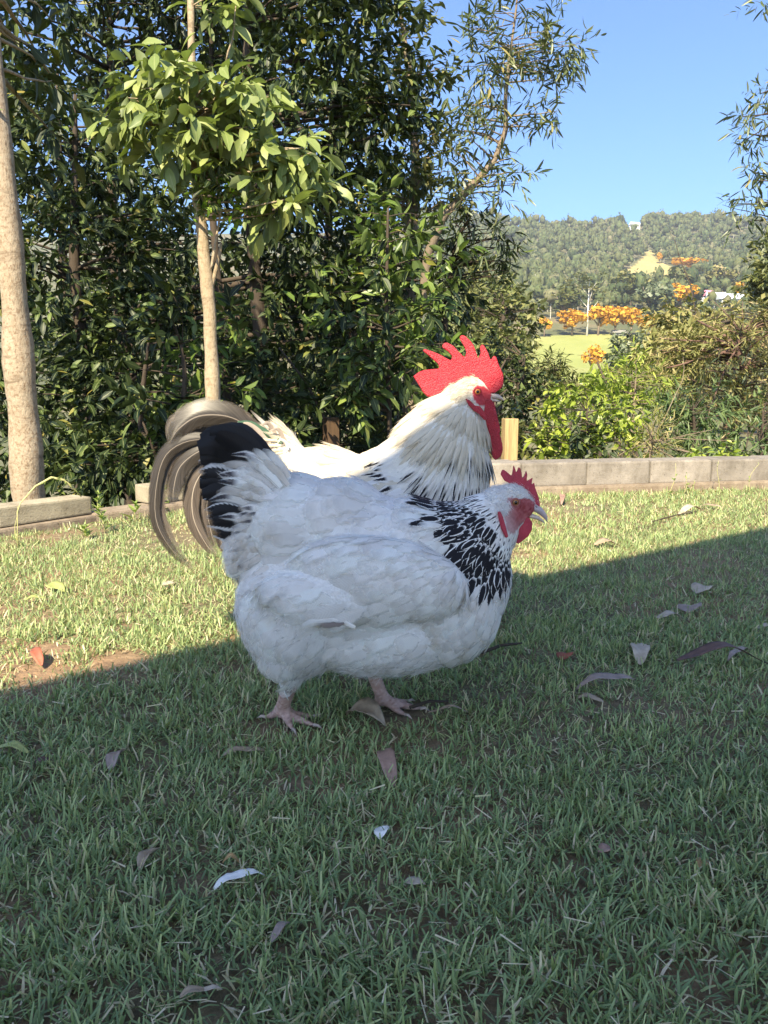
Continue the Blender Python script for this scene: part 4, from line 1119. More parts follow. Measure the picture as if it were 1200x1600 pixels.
class Bird:
    def __init__(s, Y, base_px, name, label):
        s.Y = Y; b = at(base_px, 800, Y); s.base = np.array((b[0], Y, 0.0))
        s.root = empty(name, s.base); tag(s.root, label, 'chicken')
        s.sc = mpp(Y, 850)
    def S(s, px, py, dy=0.): return at(px, py, s.Y) + np.array((0, dy, 0))
    def sidepx(s, P):
        Q = np.array(P, float); Q[..., 1] = s.Y
        px, py, _ = proj(Q); return px, py
    def ell(s, px, py, rx, ry, rz, rot=0., dy=0.):
        """ellipsoid by photo pixels; rz half width (depth) in pixels; rot in degrees, anticlockwise in the picture"""
        return ellipsoid(s.S(px, py, dy * s.sc), (rx * s.sc, rz * s.sc, ry * s.sc), math.radians(rot))
    def link(s, name, me, kind=None):
        V = mesh_V(me); set_V(me, V - s.base)
        o = link(name, me, s.root)
        if kind: tag(o, kind=kind)
        return o
    def plate(s, name, pts, thick, mat, voxel, dy=0., smooth=3, taper=None, rough_amp=0., sub=None, parent=None):
        """fleshy plate from a traced outline: rounded edges, real thickness"""
        n = len(pts)
        f = [s.S(x, y, dy - thick / 2) for x, y in pts]; b = [s.S(x, y, dy + thick / 2) for x, y in pts]
        F = [tuple(range(n)), tuple(range(2 * n - 1, n - 1, -1))] + [(i + n, (i + 1) % n + n, (i + 1) % n, i) for i in range(n)]
        me = fuse([(np.array(f + b), F)], voxel, smooth)
        V = mesh_V(me); N = mesh_N(me)
        if taper is not None:
            px, py = s.sidepx(V)
            k = taper(px, py); V[:, 1] = (s.Y + dy) + (V[:, 1] - s.Y - dy) * k
        if rough_amp: V = V + N * (vnoise(V, 900, 2) * .6 + vnoise(V, 1700, 3) * .4)[:, None] * rough_amp
        set_V(me, V)
        me.materials.clear(); me.materials.append(mat)
        me.polygons.foreach_set('material_index', np.zeros(len(me.polygons), np.int32))
        return s.link(name, me)
    def body(s, shapes, voxel, smooth, colour, mat):
        me = fuse(shapes, voxel, smooth)
        V = mesh_V(me); N = mesh_N(me)
        px, py = s.sidepx(V)
        c = np.ones((len(V), 4)); c[:, :3] = colour(px, py, V, N)
        a = me.attributes.new('Col', 'FLOAT_COLOR', 'POINT'); a.data.foreach_set('color', c.astype(np.float32).ravel())
        me.materials.clear(); me.materials.append(mat)
        s.V, s.N = V.copy(), N.copy()
        s.obj = s.link('body', me)
    def front(s, px, py, rad=6):
        """depth of the body's near side at a traced point"""
        x, y = s.sidepx(s.V); k = (x - px) ** 2 + (y - py) ** 2 < rad * rad
        return float(s.V[k, 1].min() - s.Y) if k.any() else -.02
    def field(s, ctrl, px, py):
        c = np.array([k[:2] for k in ctrl], float); val = np.array([k[2:] for k in ctrl], float)
        d2 = (px[:, None] - c[None, :, 0]) ** 2 + (py[:, None] - c[None, :, 1]) ** 2 + 90.
        w = 1 / d2 ** 1.6
        return (w @ val) / w.sum(1, keepdims=True)
    def feathers(s, ctrl, kind_fn, skip_fn, space=.34, single=300, seed=0, tilt=.10, wob=.10, lift_fn=None):
        r = np.random.default_rng(seed)
        px, py = s.sidepx(s.V)
        ok = ~skip_fn(px, py, s.V, s.N)
        val = s.field(ctrl, px, py)                      # dx, dy, length mm, width mm
        idx = np.nonzero(ok)[0]; r.shuffle(idx)
        pos = []; take = []
        grid = {}
        cs = .012
        for i in idx:
            md = max(.0035, (val[i, 2] * .45 + val[i, 3] * .55) * .001 * space)
            p = s.V[i]; key = tuple((p // cs).astype(int)); good = True
            R = int(math.ceil(md / cs))
            for a in range(-R, R + 1):
                for b in range(-R, R + 1):
                    for c in range(-R, R + 1):
                        for q in grid.get((key[0] + a, key[1] + b, key[2] + c), ()):
                            if (q[0] - p[0]) ** 2 + (q[1] - p[1]) ** 2 + (q[2] - p[2]) ** 2 < md * md: good = False; break
                        if not good: break
                    if not good: break
                if not good: break
            if good:
                grid.setdefault(key, []).append(tuple(p)); take.append(i)
        take = np.array(take)
        P = s.V[take]; N = s.N[take]; v = val[take]
        d = np.stack((v[:, 0], np.zeros(len(v)), -v[:, 1]), 1)
        d = d + r.normal(size=d.shape) * wob
        d = unit(d - N * (d * N).sum(1, keepdims=True))
        tl = tilt * r.uniform(.5, 1.5, (len(P), 1))
        dd = unit(d + N * tl)
        nn = unit(N - d * tl + r.normal(size=N.shape) * .05)
        L = v[:, 2] * .001 * r.uniform(.82, 1.18, len(P)); W = v[:, 3] * .001 * r.uniform(.85, 1.15, len(P))
        ppx, ppy = px[take], py[take]
        which = kind_fn(ppx, ppy, r) + r.integers(0, 3, len(P))
        W = np.where((which >= FIDX['cream']) & (which < FIDX['cream'] + 3) & (L > .03), W * 1.9, W)
        up = .0005 if lift_fn is None else .0005 + lift_fn(ppx, ppy)[:, None]
        M = frames(P + N * up, dd, nn, L, W)
        near = (P[:, 1] < s.Y + .01)
        score = np.where(near, 1, 0) + L
        scatter_parts(s.root, s.base, 'feather', 'plumage', FP, which, M, FM, single, score, r.random(len(P)))
        print(s.root.name, 'feathers', len(P))
    def fluff(s, ctrl, sel_fn, n, L, W, mat, seed=0, lift=.25):
        r = np.random.default_rng(seed)
        px, py = s.sidepx(s.V); k = np.nonzero(sel_fn(px, py, s.V, s.N))[0]
        k = r.choice(k, n); P = s.V[k] + r.normal(size=(n, 3)) * .002; N = s.N[k]
        v = s.field(ctrl, px[k], py[k])
        d = np.stack((v[:, 0], np.zeros(n), -v[:, 1]), 1)
        clump = vnoise(P, 55, 1)[:, None] * unit(np.cross(N, d)) * .45
        d = unit(unit(d - N * (d * N).sum(1, keepdims=True)) + clump + r.normal(size=d.shape) * .22 + N * lift)
        pc = [Piece(1., lambda t: max(.1, 1 - t), 2, 0, .30, 0, 0, b, cols=2) for b in (-.15, .05, .2)]
        LL = L * r.uniform(.5, 1.3, n); WW = np.full(n, W)
        M = frames(P, d, unit(N + r.normal(size=N.shape) * .5), LL, WW)
        me = bake('down', pc, r.integers(0, 3, n), M, [mat], s.base, r.random(n))
        tag(link('down', me, s.root), kind='stuff')
    def quill(s, name, pts, widths, mat, dy=0., dy1=0., cup=.25, ragged=.05, seed=0, nseg=22, asym=0., twist=0.):
        """one large feather along a traced shaft; widths (px) of the vane at the points; dy, dy1 depth at root and tip"""
        r = np.random.default_rng(seed)
        pts = np.array(pts, float); k = len(pts)
        t0 = np.linspace(0, 1, k); t1 = np.linspace(0, 1, nseg + 1)
        # smooth the traced points with a cubic through them
        def cub(vals):
            vals = np.asarray(vals, float); m = np.gradient(vals, t0)
            out = []
            for t in t1:
                i = min(int(t * (k - 1)), k - 2); h = t0[i + 1] - t0[i]; q = (t - t0[i]) / h
                out.append((2 * q ** 3 - 3 * q ** 2 + 1) * vals[i] + (q ** 3 - 2 * q ** 2 + q) * h * m[i] + (-2 * q ** 3 + 3 * q ** 2) * vals[i + 1] + (q ** 3 - q ** 2) * h * m[i + 1])
            return np.array(out)
        X, Yp, W = cub(pts[:, 0]), cub(pts[:, 1]), np.maximum(cub(widths), .4)
        P = np.array([s.S(a, b) for a, b in zip(X, Yp)])
        P[:, 1] += dy + (dy1 - dy) * t1 ** 1.3
        T = unit(np.gradient(P, axis=0)); side = unit(np.cross(T, np.array((0, 1.0, 0))))
        V = []; UV = []
        cols = 7
        for i in range(nseg + 1):
            for j in range(cols):
                q = -1 + 2 * j / (cols - 1)
                rg = 1 + (ragged * r.uniform(-1, 1) if abs(q) > .9 else 0)
                w = W[i] * s.sc * q * rg * (1 + asym * np.sign(q))
                tw = twist * t1[i]
                V.append(P[i] + side[i] * w * math.cos(tw) + np.array((0, 1, 0)) * (abs(w) * cup + w * math.sin(tw) * .9))
                UV.append((j / (cols - 1), t1[i]))
        F = np.array([(i * cols + j, i * cols + j + 1, (i + 1) * cols + j + 1, (i + 1) * cols + j) for i in range(nseg) for j in range(cols - 1)])
        UV = np.array(UV)
        me = np_mesh(name, np.array(V) - s.base, F.ravel(), np.arange(len(F)) * 4, None, [mat], None, UV[F.ravel()])
        return link(name, me, s.root)
    def leg(s, hip, ankle, r0, r1, toes):
        """returns closed shapes: shank and toes (on the ground)"""
        sh = [tube([hip, (hip + ankle) / 2 + np.array((.002, 0, 0)), ankle], [r0, r1 * 1.02, r1 * 1.0], 10)]
        sh.append(ellipsoid(ankle + np.array((0, 0, -.002)), (r1 * 1.25, r1 * 1.2, r1 * 1.1), 0, ICO2))
        s.claws = getattr(s, 'claws', [])
        for ang, L, rr in toes:
            a = math.radians(ang); d = np.array((math.cos(a), math.sin(a), 0))
            p0 = ankle + d * r1 * .2
            pts = [p0, ankle + d * L * .35 + np.array((0, 0, -ankle[2] * .45)), ankle * (1, 1, 0) + d * L * .72 + np.array((0, 0, rr * 1.05)), ankle * (1, 1, 0) + d * L + np.array((0, 0, rr * .8))]
            sh.append(tube(pts, [rr * 1.15, rr * 1.25, rr * 1.05, rr * .7], 8))
            sh.append(ellipsoid(pts[2], (rr * 1.2, rr * 1.2, rr * 1.15), 0, ICO2)); sh.append(ellipsoid(pts[1], (rr * 1.3, rr * 1.3, rr * 1.25), 0, ICO2))
            e = pts[3]
            s.claws.append(([e - d * rr * .5, e + d * rr * .8 + np.array((0, 0, rr * .25)), e + d * rr * 2.2 + np.array((0, 0, -rr * .55))], [rr * .55, rr * .42, rr * .08]))
        return sh
    def add_claws(s, mat):
        for p, r in s.claws:
            V, F = tube(p, r, 6); link('claw', py_mesh('claw', V - s.base, F, [mat]), s.root)
    def eye(s, px, py, r_px, dy, iris, lid):
        c = s.S(px, py, dy); r = r_px * s.sc
        V, F = ellipsoid((0, 0, 0), (r, r, r), 0, ICO3)
        e = link('eye', py_mesh('eye', V, F, [iris]), s.root, c - s.base)
        ring = [np.array((math.cos(a) * r * 1.12, -r * .42, math.sin(a) * r * .98)) for a in np.linspace(0, 2 * math.pi, 25)]
        V, F = tube(ring, r * .24, 6, cap=False); link('eyelid', py_mesh('eyelid', V, F, [lid]), e)

# shared bird materials
def skin_mat(name, c1, c2, sc=420, rough=.55, bmp=.5, sss=.15):
    m, nt, pr, out = new_mat(name)
    v = coord(nt)
    vor = nt.nodes.new('ShaderNodeTexVoronoi'); vor.inputs['Scale'].default_value = sc; nt.links.new(v, vor.inputs['Vector'])
    c = ramp(nt, vor.outputs['Distance'], [(.1, c2), (.6, c1)])  # crevice shade painted into the colour, darker between the pebbles
    c = mixc(nt, ramp(nt, noise(nt, 40, 4, .6, v), [(.4, 0), (.75, .6)]), c, tuple(x * .55 for x in c1))
    c = mixc(nt, ramp(nt, noise(nt, 150, 4, .7, v), [(.56, 0), (.78, .4)]), c, tuple(min(1, x * 1.15 + .10) for x in c2))
    nt.links.new(c, pr.inputs['Base Color']); pr.inputs['Roughness'].default_value = rough
    pr.inputs['Subsurface Weight'].default_value = sss; pr.inputs['Subsurface Radius'].default_value = (.006, .002, .001); pr.inputs['Subsurface Scale'].default_value = .6
    inv = math_n(nt, 'SUBTRACT', 1.0, vor.outputs['Distance'])
    bump(nt, pr, inv, bmp, .0020)
    return m
M_rcomb = skin_mat('pebbled_red_comb', (.43, .012, .026), (.57, .04, .055), 420, .5, .8)
M_hcomb = skin_mat('smooth_red_comb', (.42, .020, .045), (.50, .04, .07), 700, .4, .25)
M_face = skin_mat('red_face_skin', (.44, .018, .030), (.55, .04, .055), 420, .55, .8)
M_horn = plain('horn_beak', (.62, .50, .40), .35, 60., .15)
M_horn2 = plain('pinkish_horn_beak', (.47, .38, .37), .35, 60., .18)
M_claw = plain('pale_claw', (.50, .40, .33), .4, 80.)
M_lid = skin_mat('pink_eyelid', (.36, .10, .09), (.45, .18, .15), 900, .5, .3)
def eye_mat(name, iris, rim):
    m, nt, pr, out = new_mat(name)
    v = coord(nt)
    s = nt.nodes.new('ShaderNodeSeparateXYZ')
    nz = nt.nodes.new('ShaderNodeVectorMath'); nz.operation = 'NORMALIZE'; nt.links.new(v, nz.inputs[0]); nt.links.new(nz.outputs[0], s.inputs[0])
    rad = math_n(nt, 'SQRT', math_n(nt, 'ADD', math_n(nt, 'MULTIPLY', s.outputs[0], s.outputs[0]), math_n(nt, 'MULTIPLY', s.outputs[2], s.outputs[2])))
    c = ramp(nt, rad, [(.42, (.006, .005, .005)), (.48, iris), (.78, iris), (.86, rim)])
    nt.links.new(c, pr.inputs['Base Color']); pr.inputs['Roughness'].default_value = .06
    return m
M_eye = eye_mat('amber_eye', (.30, .13, .04), (.10, .05, .03))
M_eye2 = eye_mat('orange_eye', (.62, .24, .06), (.35, .10, .05))
def body_mat(name):
    m, nt, pr, out = new_mat(name)
    a = nt.nodes.new('ShaderNodeVertexColor'); a.layer_name = 'Col'
    v = coord(nt)
    n = ramp(nt, noise(nt, 130, 5, .6, v), [(.3, .82), (.7, 1.0)])
    nt.links.new(mixc(nt, 1.0, a.outputs[0], n, 'MULTIPLY'), pr.inputs['Base Color']); pr.inputs['Roughness'].default_value = .8
    vor = nt.nodes.new('ShaderNodeTexVoronoi'); vor.inputs['Scale'].default_value = 260; nt.links.new(v, vor.inputs['Vector'])
    bump(nt, pr, vor.outputs['Distance'], .5, .0015)
    return m
M_body = body_mat('bird_skin_and_down')
M_down = feather_mat('white_down', (.82, .79, .75), trans=.3, barb=0.)

# ================================================================== the hen
hen = Bird(1.185, 590, 'hen', 'white hen with black laced neck and tail standing on the shaded lawn')
HS = hen.S
near_a = np.array((*ground(441, 1126)[:2], .020)); far_a = np.array((*ground(598, 1108)[:2], .020))
legs = hen.leg(HS(462, 1030, -.045), near_a, .021, .0122, [(-28, .064, .0062), (-62, .050, .0056), (8, .052, .0056), (172, .030, .0058)])
legs += hen.leg(HS(560, 1020, .040), far_a, .021, .0118, [(-8, .066, .0062), (-42, .052, .0056), (28, .052, .0056), (190, .030, .0055)])
E = hen.ell
hen_shapes = [E(575, 905, 175, 122, 118), E(470, 945, 100, 112, 108), E(690, 935, 98, 105, 104), E(600, 970, 160, 82, 104), E(735, 915, 62, 90, 74, -15),
              E(470, 820, 82, 78, 84, 25), E(425, 775, 48, 62, 50, 35), E(402, 860, 40, 55, 52),
              E(515, 812, 95, 62, 82, 12), E(560, 835, 110, 66, 90), E(690, 838, 72, 48, 70, 18), E(640, 850, 90, 72, 92), E(600, 880, 125, 60, 40, -10, -98), E(600, 880, 125, 60, 40, -10, 98), E(520, 905, 90, 38, 32, -10, -106), E(520, 905, 90, 38, 32, -10, 106),
              E(712, 868, 78, 72, 78, 30), E(742, 842, 60, 62, 60, 35), E(768, 815, 38, 50, 44, 40), E(783, 795, 30, 36, 34, 20),
              E(798, 784, 31, 28, 25, 10), E(817, 790, 20, 20, 17), E(805, 806, 22, 18, 19), E(458, 1000, 50, 40, 40, 0, -48), E(552, 1000, 50, 42, 40, 0, 44)] + legs
FACE = [(786, 777), (795, 772), (807, 773), (822, 775), (834, 784), (836, 795), (832, 808), (818, 812), (806, 822), (798, 829), (789, 826), (784, 815), (783, 800), (791, 791)]
def hen_col(px, py, V, N):
    c = np.tile(np.array((.78, .75, .70)), (len(px), 1))
    f = in_poly(px, py, FACE) & (np.abs(V[:, 1] - hen.Y) > .004)
    n = vnoise(V, 420, 1)[:, None] + .6 * np.sin(px * .5 + py * 1.1 + 2 * vnoise(V, 160, 4))[:, None]
    pink = np.array((.38, .085, .09)) + n * np.array((.09, .05, .05))
    fade = np.clip((px - 782) / 22, 0, 1)[:, None] * np.clip(1.25 - (py - 795) / 38, 0, 1)[:, None]
    c[f] = (np.array((.56, .38, .36)) * (1 - fade[f]) + pink[f] * fade[f])
    lg = V[:, 2] < .075
    bands = np.sin(V[:, 2] * 1500 + 2 * vnoise(V, 200, 3))[:, None] * .06
    c[lg] = np.array((.46, .30, .24)) + (n[lg] * .12 + bands[lg]) * np.array((1., .9, .8)) * .6
    return c
hen.body(hen_shapes, .0042, 7, hen_col, M_body)
HC = [(800, 760, -1, .15, 12, 6), (785, 765, -1, .2, 14, 6), (770, 775, -1, .45, 20, 8), (745, 780, -1, .42, 28, 10), (700, 795, -1, .18, 40, 13), (775, 815, -.75, 1, 24, 8), (795, 845, -.35, 1, 22, 8), (760, 845, -.8, 1, 30, 11),
      (735, 815, -1, .55, 32, 11), (700, 835, -1, .5, 42, 15), (730, 870, -.75, 1, 40, 15), (770, 890, -.5, 1, 32, 13), (800, 900, -.25, 1, 24, 12), (672, 850, -1, .4, 42, 16),
      (780, 950, -.5, 1, 34, 26), (730, 980, -.9, .6, 38, 30), (690, 950, -1, .35, 42, 32), (700, 1030, -1, .2, 38, 28), (640, 1000, -1, .25, 44, 32),
      (640, 790, -1, .1, 44, 32), (600, 840, -1, .25, 52, 38), (560, 790, -1, .05, 50, 34), (620, 910, -1, .3, 62, 36), (540, 900, -1, .2, 66, 32), (480, 910, -1, .15, 60, 30), (560, 950, -1, .25, 60, 30),
      (500, 770, -1, -.15, 54, 30), (450, 760, -1, -.45, 58, 24), (410, 740, -.85, -.8, 52, 20), (430, 800, -1, -.2, 56, 26), (395, 800, -1, .05, 44, 22), (390, 860, -1, .5, 44, 24),
      (380, 930, -.6, 1, 40, 26), (420, 980, -.45, 1, 40, 24), (470, 1040, -.35, 1, 36, 20), (520, 1010, -.8, 1, 40, 22), (560, 1040, -1, .4, 36, 22), (620, 1055, -1, .15, 34, 22), (460, 950, -.8, .7, 44, 30)]
HB = [(672, 780), (722, 782), (752, 800), (770, 826), (786, 850), (790, 876), (782, 892), (760, 900), (738, 896), (720, 876), (700, 848), (680, 815)]
HT = [(700, 776), (745, 764), (775, 770), (790, 815), (806, 850), (805, 900), (780, 905), (720, 820)]
def hen_kind(px, py, r):
    k = np.full(len(px), FIDX['white'])
    j = r.normal(size=(2, len(px))) * 3
    k[(px < 470) & (py < 880) & (r.random(len(px)) < .45)] = FIDX['buff']
    k[(px < 412) & (py < 860) & (r.random(len(px)) < .40)] = FIDX['covert']
    k[in_poly(px + j[0], py + j[1], HT)] = FIDX['hackt']
    k[in_poly(px + j[0], py + j[1], HB)] = FIDX['hackb']
    return k
def hen_skip(px, py, V, N):
    face = in_poly(px, py, FACE) | ((px > 818) & (py < 830))
    return face | (V[:, 2] < .082) | ((N[:, 2] < -.75) & (V[:, 2] < .12))
hen.feathers(HC, hen_kind, hen_skip, space=.30, single=300, seed=3, tilt=.045, wob=.08, lift_fn=lambda px, py: np.where(in_poly(px, py, HB), .004, 0.))
def hen_down(px, py, V, N):
    return ((px < 560) & (py > 880) & (V[:, 2] > .085) & (px < 440 + (py - 880) * .9)) | ((py > 1000) & (V[:, 2] > .09) & (px < 700))
hen.fluff(HC, hen_down, 22000, .017, .0006, M_down, 5, .18)
hen.fluff(HC, lambda px, py, V, N: (V[:, 2] > .075) & (V[:, 2] < .13) & (px < 600) & (np.abs(N[:, 2]) > -2), 5000, .020, .0006, M_down, 6, .25)
hen.fluff(HC, lambda px, py, V, N: (V[:, 2] > .1) & (px < 690) & (py > 715), 16000, .013, .0005, M_down, 9, .10)
# pale ear tuft and short head down
hen.fluff(HC, lambda px, py, V, N: (px > 755) & (py < 800) & ~in_poly(px, py, FACE) & (V[:, 2] > .2), 5000, .007, .0006, M_down, 7, .15)
hen.fluff([(779, 786, .1, 1, 10, 5), (800, 800, .3, 1, 10, 5)], lambda px, py, V, N: ((px - 779) ** 2 + (py - 786) ** 2 < 110), 900, .007, .0008, M_down, 8, .5)
# black tail fan
fan = [((436, 768), (385, 728), (345, 700), (318, 704), 20), ((440, 760), (392, 712), (352, 684), (322, 686), 20), ((445, 752), (402, 708), (368, 682), (338, 674), 19), ((442, 758), (400, 716), (372, 690), (350, 676), 15),
       ((432, 780), (382, 748), (342, 728), (316, 726), 20), ((430, 790), (384, 768), (345, 752), (320, 750), 18), ((428, 800), (388, 792), (352, 782), (328, 782), 17), ((428, 812), (392, 812), (358, 806), (334, 806), 16),
       ((425, 822), (394, 830), (364, 832), (338, 826), 14)]
fan += [tuple(((p[0] + q[0]) / 2 + 2, (p[1] + q[1]) / 2) for p, q in zip(f[:4], h[:4])) + (f[4] * .9,) for f, h in zip([fan[3], fan[2], fan[1], fan[0], fan[4], fan[5], fan[6], fan[7]], [fan[2], fan[1], fan[0], fan[4], fan[5], fan[6], fan[7], fan[8]])]
for i, (a, b, c, d, w) in enumerate(fan):
    for sgn in (-1, 1):
        dy = sgn * (.012 + .004 * (i % 4)); 
        hen.quill('tail_feather', [a, b, c, d], [w * .45, w * .9, w * 1.05, w * .5], FM[13] if i in (4, 6, 7, 8, 13, 15, 16) else FM[3], dy, dy * 2.2, .18, .06, i + 20 * (sgn > 0), 14)
# white-edged coverts over the fan
cov = [((440, 742), (408, 728), (376, 722), (352, 722), 7), ((436, 748), (402, 738), (372, 736), (350, 738), 8), ((432, 772), (400, 756), (374, 748), (352, 746), 8), ((428, 782), (396, 768), (368, 760), (350, 762), 8),
       ((425, 800), (392, 780), (362, 770), (338, 776), 9), ((422, 810), (394, 806), (372, 800), (352, 800), 7), ((418, 826), (396, 836), (378, 838), (364, 842), 8), ((420, 838), (400, 846), (384, 848), (366, 850), 8), ((430, 756), (396, 748), (366, 742), (346, 730), 6),
       ((424, 848), (402, 858), (384, 862), (362, 862), 9), ((446, 728), (416, 714), (392, 706), (372, 706), 6)]
for i, (a, b, c, d, w) in enumerate(cov):
    hen.quill('tail_covert', [a, b, c, d], [w * .6, w, w, w * .25], FM[5] if i % 3 else FM[4], -.034 - .004 * (i % 3), -.046 - .004 * (i % 4), .2, .12, 60 + i, 12)
rc = random.Random(5)
for i in range(64):
    q = rc.random(); a0 = -1.0 + q * 1.65                       # from the top of the cushion round to the vent
    bx, by = 452 - 22 * q + rc.uniform(-10, 10), 742 + 118 * q + rc.uniform(-6, 6)
    l = rc.uniform(48, 84) * (1 - .25 * q); dx, dy = -math.cos(a0), math.sin(a0) * .8
    w = rc.uniform(6, 10)
    P4 = [(bx + dx * l * t, by + dy * l * t - 5 * math.sin(t * 3.1)) for t in (0, .35, .7, 1)]
    hen.quill('tail_covert', P4, [w * .6, w, w * .95, w * .2], FM[(0, 4, 5, 4, 0)[i % 5]], -.040 - rc.random() * .016, -.048 - rc.random() * .016, .2, .12, 300 + i, 8)
# the parted wing feather with its dark quill base
wd = min(hen.front(540, 932, 12), hen.front(500, 934, 12)) - .004
hen.quill('wing_feather', [(560, 940), (535, 930), (505, 932), (478, 941)], [3, 6, 7, 2], FM[0], wd + .003, wd, .2, .1, 91, 12)
hen.quill('wing_feather', [(545, 933), (526, 935), (503, 934)], [2, 5, 2], feather_mat('dark_down_patch', (.22, .18, .16), trans=0., fray=.4), wd - .002, wd - .0055, .1, .4, 92, 10)
# comb, wattles, ear lobe, beak, eye
COMB = [(782, 741), (784, 735), (787, 733.5), (793, 738), (799.5, 744), (801, 735), (802.5, 726), (805, 733), (807.5, 745), (808, 736), (810, 730), (812.5, 731), (815, 739), (815.8, 749), (820, 741), (822, 735), (823.8, 741), (822.5, 752), (828, 749), (832, 746.5), (830, 758), (834.5, 754), (836, 762), (842, 778), (843.5, 791), (838, 792), (829, 785), (822, 772), (814, 762), (800, 757), (788, 751)]
hen.plate('comb', COMB, .0052, M_hcomb, .0009, smooth=2)
WAT = [(818, 805), (826, 808), (830, 816), (829, 826), (824, 835), (817, 841), (808, 847.5), (801, 845), (797, 838), (797, 831), (802, 823), (811, 815)]
hen.plate('wattle', WAT, .0060, M_hcomb, .0010, dy=-.010, smooth=4)
hen.plate('wattle', WAT, .0060, M_hcomb, .0010, dy=.010, smooth=4)
LOBE = [(771, 793), (775, 792), (779, 800), (783, 814), (787, 830), (783, 832), (777, 820), (773, 806)]
for sg in (-1, 1):
    hen.plate('ear_lobe', LOBE, .007, M_hcomb, .0010, dy=sg * (-hen.front(779, 812) + .0005), smooth=2)
hd = -hen.front(801, 781)
for sg in (-1, 1): hen.eye(801, 781, 5.6, sg * (hd - .0024), M_eye, M_lid)
s_ = hen.sc
V, F = tube([HS(826, 790), HS(835, 793), HS(843, 797.5), HS(850, 804.5), HS(853.5, 810), HS(855, 815.5)], [(9 * s_, 7 * s_), (7.5 * s_, 6.2 * s_), (6 * s_, 5.4 * s_), (4.2 * s_, 4.0 * s_), (2.4 * s_, 2.4 * s_), (.5 * s_, .5 * s_)], 12, side=(0, 1, 0))
ub = link('upper_beak', py_mesh('upper_beak', V - hen.base, F, [M_horn2]), hen.root)
for sg in (-1, 1):
    V, F = ellipsoid(HS(836.5, 791, sg * 5.6 * s_), (2.6 * s_, 1.6 * s_, 1.2 * s_), -.5, ICO2); link('nostril', py_mesh('nostril', V - hen.base, F, [M_glass]), ub)
V, F = tube([HS(818, 804), HS(830, 806), HS(840, 809), HS(847, 813.5), HS(851.5, 818)], [(7 * s_, 4 * s_), (6 * s_, 3.8 * s_), (4.6 * s_, 3.2 * s_), (3 * s_, 2.1 * s_), (.6 * s_, .5 * s_)], 12, side=(0, 1, 0))
link('lower_beak', py_mesh('lower_beak', V - hen.base, F, [M_horn]), hen.root)
hen.add_claws(M_claw)

# ================================================================== the rooster
roo = Bird(1.57, 600, 'rooster', 'big cream and white rooster with tall red comb standing behind the hen')
RS = roo.S; E = roo.ell
gz = 1003
la = np.array((*ground(560, 1008)[:2], .028)); la[1] = 1.52; lb = np.array((RS(650, 1000)[0], 1.63, .028))
rl = roo.leg(RS(575, 930, -.05), la, .028, .0125, [(-10, .085, .0075), (-45, .068, .0068), (25, .068, .0068), (180, .038, .0068)])
rl += roo.leg(RS(640, 930, .05), lb, .028, .0125, [(5, .085, .0075), (-35, .068, .0068), (40, .068, .0068), (190, .038, .0068)])
roo_shapes = [E(585, 815, 165, 105, 105, 6), E(680, 800, 84, 105, 92), E(560, 880, 110, 75, 90), E(480, 770, 95, 68, 78, 14), E(430, 720, 48, 55, 48, 30), E(405, 735, 34, 60, 36),
              E(672, 760, 92, 80, 84, 20), E(690, 715, 72, 80, 70, 25), E(640, 722, 75, 48, 58, 32), E(706, 670, 54, 58, 50, 25), E(672, 660, 45, 30, 36, 38), E(722, 635, 36, 38, 34), E(735, 614, 27, 25, 22), E(752, 620, 18, 16, 15), E(600, 735, 90, 38, 60, 24), E(505, 755, 85, 56, 68, 4),
              E(575, 925, 40, 45, 36, 0, -40), E(640, 925, 40, 45, 36, 0, 40)] + rl
RFACE = [(735, 607), (744, 602), (756, 604), (768, 614), (766, 624), (756, 634), (745, 633), (738, 624), (735, 615)]
def roo_col(px, py, V, N):
    c = np.tile(np.array((.76, .71, .60)), (len(px), 1))
    f = in_poly(px, py, RFACE)
    n = vnoise(V, 420, 1)[:, None]
    c[f] = (np.array((.56, .05, .06)) + n * np.array((.08, .03, .03)))[f]
    lg = V[:, 2] < .12; c[lg] = (.50, .36, .30)
    return c
roo.body(roo_shapes, .0050, 8, roo_col, M_body)
RC = [(735, 598, -1, .2, 14, 7), (718, 605, -.9, .6, 24, 5.8), (700, 625, -.9, .7, 52, 6.5), (665, 640, -1, .62, 74, 6.5), (620, 665, -1, .58, 84, 6.5), (570, 690, -1, .42, 80, 7.2), (720, 650, -.5, 1, 70, 6.5), (690, 680, -.65, 1, 88, 6.5), (650, 700, -.9, .85, 88, 6.8),
      (745, 660, -.12, 1, 66, 6.5), (755, 700, -.05, 1, 70, 6.8), (715, 720, -.35, 1, 85, 7.2), (680, 740, -.6, 1, 80, 7.9), (760, 760, -.1, 1, 52, 16), (720, 800, -.5, 1, 44, 24), (640, 780, -1, .5, 48, 28), (600, 740, -1, .3, 52, 22), (560, 740, -1, .25, 52, 22),
      (520, 710, -1, .12, 56, 16), (480, 705, -1, .15, 80, 7.2), (440, 700, -.9, .4, 60, 5.8), (420, 680, -1, .1, 42, 5.8), (410, 740, -.6, 1, 60, 6.5), (460, 780, -.8, .8, 80, 12), (540, 850, -1, .3, 54, 28), (600, 930, -.6, 1, 40, 24), (700, 880, -.7, .8, 42, 28)]
